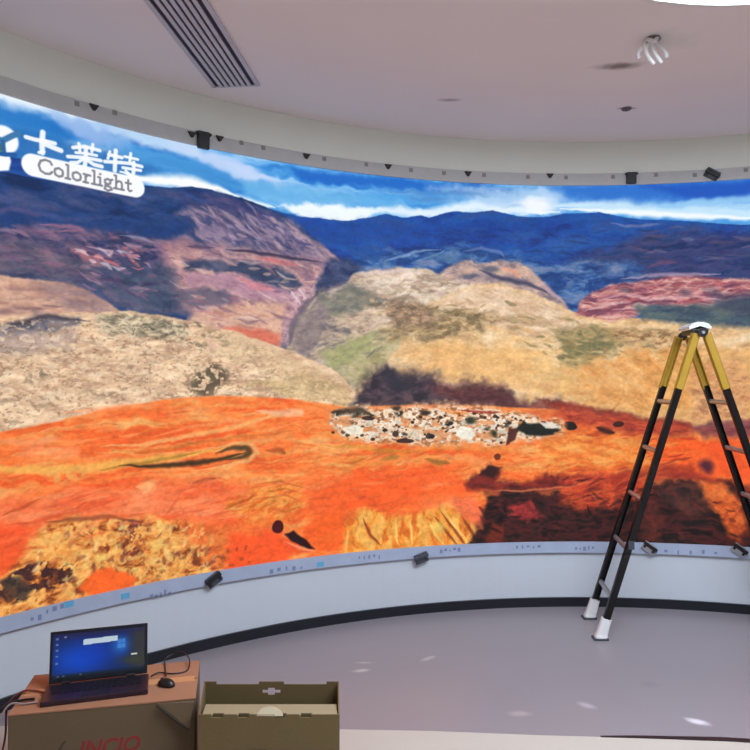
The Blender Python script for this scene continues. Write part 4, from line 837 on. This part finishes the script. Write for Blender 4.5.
def at2(u, v): p = FLc+e1*u+e2*v; return (p.x, p.y)
bm = bmesh.new(); prism(bm, [at2(0, -.001), at2(1, -.001), at2(1, .168), at2(0, .162)], HB-.0055, HB-.001); bpart('flap', bm, mat('cardboard_top_lit', (160, 112, 82), .85, noise=.08, nscale=7))  # light falling on the carton's top is painted as a lighter cardboard
bm = bmesh.new(); prism(bm, [at2(0, .168), at2(1, .174), at2(1, .347), at2(0, .331)], HB-.0055, HB-.001); bpart('flap', bm, bpy.data.materials['cardboard_top_lit'])
bm = bmesh.new(); prism(bm, [at2(0.02, .142), at2(.98, .148), at2(.98, .196), at2(.02, .190)], HB-.001, HB-.0004); bpart('tape', bm, mat('packing_tape', (190, 140, 98), .3))
# loose corner flap hanging at the right of the front
fd = Vector((e1.x, e1.y, 0)).normalized(); fn = Vector((-e2.x, -e2.y, 0))
bm = bmesh.new(); c = Vector((FRc.x, FRc.y, 0)); L = (FRc-FLc).length
tri = [c-fd*.135+Vector((0, 0, HB-.008)), c-fd*.004+Vector((0, 0, HB-.008)), c-fd*.02+Vector((0, 0, HB-.10))]
f0 = [bm.verts.new(p+fn*.002) for p in tri]; f1 = [bm.verts.new(p+fn*(.006+.012*k)) for k, p in enumerate(tri)]
bm.faces.new(f0); bm.faces.new(f1)
for k in range(3): bm.faces.new((f0[k], f0[(k+1) % 3], f1[(k+1) % 3], f1[k]))
bpart('corner_flap', bm, M_card)
bm = bmesh.new(); tube(bm, [tri[0]+fn*.014-fd*.002, (tri[0]+tri[2])/2+fn*.018-Vector((0, 0, .004)), tri[2]+fn*.03-Vector((0, 0, .002))], [.003, .006, .003], 6); bpart('flap_shade_strip', bm, mat('flap_shade', (46, 38, 22), .8))  # dark strip standing in for the shade along the flap
def text_mesh(s, size, thick, shear=0):
    cu = bpy.data.curves.new('t', 'FONT'); cu.body = s; cu.size = size; cu.extrude = thick; cu.shear = shear; cu.align_x = 'CENTER'; cu.offset = size*.03
    o = bpy.data.objects.new('t', cu); C.objects.link(o)
    me = bpy.data.meshes.new_from_object(o.evaluated_get(bpy.context.evaluated_depsgraph_get()))
    bm = bmesh.new(); bm.from_mesh(me); bpy.data.objects.remove(o); bpy.data.curves.remove(cu); bpy.data.meshes.remove(me); return bm
pf = FLc+e1*.525
MT = Matrix.Translation((pf.x, pf.y, .163)) @ Matrix((fd, Vector((0, 0, 1)), fn)).transposed().to_4x4()
bm = text_mesh('INCIO', .074, .0008, .25)
bmesh.ops.transform(bm, matrix=MT, verts=bm.verts); bpart('printed_name', bm, M_red, label='red printed letters')
bm = bmesh.new(); tube(bm, [MT @ Vector((-.135+.028*math.sin(t), .02-.04*math.cos(t), .0005)) for t in [-.2-i*.3 for i in range(10)]], .003, 6); bpart('printed_mark', bm, mat('dark_print', (58, 56, 40), .7))

# ------------------------------------------------------------------ laptop
hl, hr = Vector((-1.232, 2.592, HB)), Vector((-.893, 2.694, HB))
dx = (hr-hl); wl = dx.length; X = dx.normalized(); Y = Vector((-X.y, X.x, 0)); Z = Vector((0, 0, 1))
ML = Matrix.Translation((hl+hr)/2) @ Matrix((X, Y, Z)).transposed().to_4x4()
lap = bpy.data.objects.new('laptop', None); C.objects.link(lap); lap.matrix_world = ML
tag(lap, 'open dark laptop with a blue desktop on its screen', 'laptop')
bm = bmesh.new(); box(bm, (0, -.068, .0095), (wl+.012, .146, .018), None, .003); lb = obj('base', bm, M_lapt, lap)
bm = bmesh.new()
for r_ in range(5):
    for c_ in range(15): box(bm, (-wl/2+.03+c_*(wl-.06)/14, -.018-r_*.0145, .0195), (.0185, .0115, .003))
k_ = obj('keyboard', bm, M_keys, lb)
bm = bmesh.new(); box(bm, (0, -.112, .0188), (.095, .044, .0012)); obj('touchpad', bm, M_keys, lb)
for s in (-1, 1):
    bm = bmesh.new(); bmesh.ops.create_cone(bm, cap_ends=True, segments=16, radius1=.007, radius2=.007, depth=.03, matrix=Matrix.Translation((s*wl*.33, .002, .022)) @ Matrix.Rotation(math.pi/2, 4, 'Y')); obj('hinge', bm, M_keys, lb)
tilt = math.radians(12); hgt = .188
MLid = Matrix.Translation((0, .004, .020)) @ Matrix.Rotation(-tilt, 4, 'X')
bm = bmesh.new(); box(bm, (0, .004, hgt/2), (wl, .008, hgt), MLid, .003); ld = obj('lid', bm, M_bez, lap)
sw, sh = wl-.022, hgt-.030; nx, nz = 150, 84
bm = bmesh.new(); la = bm.verts.layers.float_color.new('picture'); G = []
def lapcol(u, v):
    d = lambda x, y, rx, ry: math.exp(-(((u-x)/rx)**2+((v-y)/ry)**2))
    base = Vector((22, 40, 96)); 
    def mixc(a, c, k): return a.lerp(Vector(c), max(0, min(1, k)))
    base = mixc(base, (12, 74, 196), d(.28, .38, .30, .36)); base = mixc(base, (14, 60, 180), d(.42, .5, .22, .3)*.7)
    base = mixc(base, (42, 110, 200), d(.74, .62, .10, .20)*.95)
    base = mixc(base, (52, 54, 58), max(0, (u-.78)/.14) if u > .78 else 0)
    base = mixc(base, (36, 32, 74), d(.5, 1.0, .7, .10)); base = mixc(base, (66, 66, 40), d(.86, .25, .14, .10)*.7)
    base = mixc(base, (20, 34, 50), max(0, (.10-v)/.06))
    k = .5*(1+math.copysign(min(1, abs(.02*1)), 1))
    cy = .78+(u-.48)*.06
    if .325 < u < .70 and abs(v-cy) < .062: base = mixc(base, (198, 216, 226), .95)
    if abs(u-.885) < .035 and abs(v-.38) < .022: base = Vector((205, 210, 205))
    for iy in (.9, .77, .64, .5, .34):
        if abs(u-.045) < .014 and abs(v-iy) < .022: base = mixc(base, (120, 140, 170), .7)
    if abs(u-.13) < .012 and abs(v-.93) < .02: base = mixc(base, (140, 150, 170), .8)
    for ix in (.06, .12, .30): 
        if abs(u-ix) < .012 and abs(v-.04) < .016: base = mixc(base, (110, 125, 140), .8)
    for a in (0, 1):
        for b_ in (0, 1):
            if abs(u-(.715+.05*a)) < .02 and abs(v-(.60+.12*b_)) < .045: base = mixc(base, (90, 160, 230), .5)
    return (*srgb(base), 1)
for i in range(nx+1):
    row = []
    for j in range(nz+1):
        u, v = i/nx, j/nz; p = bm.verts.new(MLid @ Vector(((u-.5)*sw, -.0006, .018+v*sh))); p[la] = lapcol(u, v); row.append(p)
    G.append(row)
for i in range(nx):
    for j in range(nz): bm.faces.new((G[i][j], G[i+1][j], G[i+1][j+1], G[i][j+1]))
so = obj('screen', bm, vcol('laptop_picture', .9, .25), ld)

# ------------------------------------------------------------------ mouse and cables on the carton
mm = bmesh.new(); bmesh.ops.create_uvsphere(mm, u_segments=20, v_segments=12, radius=1)
bmesh.ops.scale(mm, vec=(.023, .038, .026), verts=mm.verts)
for v in mm.verts:
    if v.co.z < 0: v.co.z *= .12
ms = thing('computer_mouse', 'small black computer mouse lying right of the laptop', 'mouse', (-.800, 2.635, HB-.001+.0031), 1.2)
obj('body', mm, M_black, ms, True)
bm = bmesh.new(); bmesh.ops.create_cone(bm, cap_ends=True, segments=14, radius1=.006, radius2=.006, depth=.006, matrix=Matrix.Translation((0, .020, .0195)) @ Matrix.Rotation(math.pi/2, 4, 'Y')); obj('scroll_wheel', bm, M_dkgrey, ms)
def cable(name, P, r, m, label, cat='cable'):
    bm = bmesh.new(); tube(bm, spline(P, 8), r, 7); o = obj(name, bm, m, None, True); tag(o, label, cat); return o
ZB = HB+.003
cable('usb_cable', [(-.82, 2.70, ZB+.006), (-.855, 2.80, ZB), (-.87, 2.86, ZB+.01), (-.82, 2.89, ZB+.025), (-.77, 2.84, ZB+.02), (-.755, 2.77, ZB), (-.80, 2.735, ZB), (-.86, 2.735, ZB+.004), (-.880, 2.700, ZB+.005)], .0028, M_black, 'thin black cable looping behind the mouse')
cable('power_cable', [(-1.240, 2.505, ZB+.006), (-1.29, 2.495, ZB+.004), (-1.34, 2.47, ZB-.01), (-1.39, 2.40, .25), (-1.44, 2.36, .10), (-1.50, 2.30, .012), (-1.60, 2.30, .008), (-1.70, 2.36, .008)], .005, M_black, 'thick black cable dropping off the left edge of the laptop box')
cable('red_cable', [(-1.235, 2.560, ZB+.004), (-1.27, 2.575, ZB+.003), (-1.32, 2.570, ZB+.002), (-1.39, 2.60, .27), (-1.43, 2.66, .13), (-1.50, 2.76, .01), (-1.56, 2.82, .006)], .0042, M_redc, 'red cable running off the left side of the laptop')
cable('white_cable', [(-1.222, 2.49, ZB+.002), (-1.262, 2.475, ZB+.002), (-1.315, 2.455, ZB), (-1.35, 2.40, .22), (-1.37, 2.33, .06), (-1.42, 2.30, .006), (-1.5, 2.25, .005)], 0.0035, mat('grey_cable', (150, 132, 128), .5), 'thin pale cable lying at the front left corner of the laptop box')
cable('adapter_cable', [(-1.40, 2.34, .008), (-1.36, 2.30, .03), (-1.40, 2.24, .05), (-1.46, 2.27, .02), (-1.42, 2.34, .010), (-1.36, 2.37, .03), (-1.33, 2.33, .015), (-1.38, 2.22, .006)], .0042, M_black, 'coiled black cable on the floor left of the boxes')

# ------------------------------------------------------------------ open carton on the right
a, b_, c_, d_ = (-.618, 2.405), (-.124, 2.405), (-.140, 2.672), (-.664, 2.672)
q0 = Vector((-.385, 2.54)); t = .005
ob = thing('cardboard_box', 'open brown cardboard box with a slotted folded flap and handle hole', 'box', (q0.x, q0.y, 0))
OB2 = Matrix.Translation((-q0.x, -q0.y, 0))
def opart(name, bm, m, label=None):
    bmesh.ops.transform(bm, matrix=OB2, verts=bm.verts); o = obj(name, bm, m, ob)
    if label: o['label'] = label
    return o
def panel(P0, P1, z0, z1, holes, name, m, nrm_in, edge=None, top=None):
    """upright sheet with holes cut as missing cells; «top» gives a notched upper edge"""
    P0, P1 = Vector((*P0, 0)), Vector((*P1, 0)); L = (P1-P0).length; nx, nz = 120, 60; D = (P1-P0)/L
    n = Vector((-D.y, D.x, 0)); n = n if n.dot(Vector((*nrm_in, 0))-P0) > 0 else -n
    bm = bmesh.new(); V = {}
    def vert(i, j, k):
        if (i, j, k) not in V: V[i, j, k] = bm.verts.new(P0+D*(L*i/nx)+Vector((0, 0, z0+(z1-z0)*j/nz))+n*(t*k))
        return V[i, j, k]
    full = {(i, j) for i in range(nx) for j in range(nz) if not any(h((i+.5)/nx*L, z1-(z0+(z1-z0)*(j+.5)/nz)) for h in holes)}
    for i, j in full:
        bm.faces.new((vert(i, j, 0), vert(i+1, j, 0), vert(i+1, j+1, 0), vert(i, j+1, 0)))
        bm.faces.new((vert(i, j, 1), vert(i, j+1, 1), vert(i+1, j+1, 1), vert(i+1, j, 1)))
        for (di, dj), (p, q) in {(-1, 0): ((0, 0), (0, 1)), (1, 0): ((1, 0), (1, 1)), (0, -1): ((0, 0), (1, 0)), (0, 1): ((0, 1), (1, 1))}.items():
            if (i+di, j+dj) not in full:
                bm.faces.new((vert(i+p[0], j+p[1], 0), vert(i+q[0], j+q[1], 0), vert(i+q[0], j+q[1], 1), vert(i+p[0], j+p[1], 1)))
    return opart(name, bm, m)
HW = .524
hole = lambda x, z: (abs(x-HW*.50) < .036 and abs(z-.037) < .0075) or (abs(x-HW*.50) < .014 and abs(z-.037) < .014)
notch = lambda x, z: z < .010 and not ((.0 < x < .05) or abs(x-HW*.5) < .05 or x > HW-.05)
panel(d_, c_, .18, HB, [hole, notch], 'back_panel', M_card2, q0)
bm = bmesh.new(); wallpanel(bm, d_, c_, .004, .18, t, q0); wallpanel(bm, a, d_, .004, HB-.002, t, q0); wallpanel(bm, b_, c_, .004, HB-.002, t, q0); opart('side_panel', bm, M_card2)
bm = bmesh.new(); prism(bm, [a, b_, c_, d_], .001, .005); opart('bottom_panel', bm, M_card2)
FW = .494
def slots(x, z):
    return z < .009 and any(p < x < q for p, q in ((.046, .086), (.136, .176), (.266, .306), (.356, .396)))
panel(a, b_, .004, HB, [slots], 'front_panel', M_card2, q0)
# front flap folded into the box, a little sunk
bm = bmesh.new()
y0, y1, zf0, zf1 = 2.430, 2.530, HB-.006, HB-.022
for xa, xb in ((-.608, -.572), (-.532, -.482), (-.442, -.352), (-.312, -.262), (-.222, -.134)): box(bm, ((xa+xb)/2, 2.4205, HB-.008), (xb-xa, .020, .004))
vs = [bm.verts.new(p) for p in ((-.608, y0, zf0), (-.134, y0, zf0), (-.142, y1, zf1), (-.622, y1, zf1), (-.608, y0, zf0-.004), (-.134, y0, zf0-.004), (-.142, y1, zf1-.004), (-.622, y1, zf1-.004))]
for q in ((0, 1, 2, 3), (4, 7, 6, 5), (0, 4, 5, 1), (1, 5, 6, 2), (2, 6, 7, 3), (3, 7, 4, 0)): bm.faces.new([vs[k] for k in q])
opart('inner_flap', bm, M_cardlit, 'flap folded inward, ceiling light painted into its paler colour')
bm = bmesh.new(); cx = -.368
ring = [(cx+.046*math.cos(math.pi*k/14), .030*math.sin(math.pi*k/14)) for k in range(15)]
lo = [bm.verts.new((x, 2.408+h*.5, HB-.006+h*.9)) for x, h in ring]; hi = [bm.verts.new((x, 2.404+h*.5, HB-.004+h*.9)) for x, h in ring]
bm.faces.new(lo); bm.faces.new(hi)
for k in range(15): bm.faces.new((lo[k], lo[(k+1) % 15], hi[(k+1) % 15], hi[k]))
opart('locking_tab', bm, mat('cardboard_tab', (196, 182, 150), .8), 'pale rounded locking tab')
bm = bmesh.new(); box(bm, (-.40, 2.4035, .205), (.05, .002, .012)); opart('slit', bm, M_black)

# ------------------------------------------------------------------ camera
cam = bpy.data.cameras.new('camera'); co = bpy.data.objects.new('camera', cam); C.objects.link(co)
co.location = (0, 0, 1.5); co.rotation_euler = (math.radians(90)+.009, 0, 0)
cam.sensor_width = 36; cam.lens = 36*684.4/750; cam.clip_start = .05
sc = bpy.context.scene; sc.camera = co
wd = bpy.data.worlds.new('world'); sc.world = wd; wd.use_nodes = True
wd.node_tree.nodes['Background'].inputs['Color'].default_value = (.6, .65, .7, 1); wd.node_tree.nodes['Background'].inputs['Strength'].default_value = .2
sc.view_settings.view_transform = 'Standard'; sc.view_settings.look = 'None'; sc.view_settings.gamma = 1; sc.view_settings.exposure = 0
sc.view_settings.use_curve_mapping = False
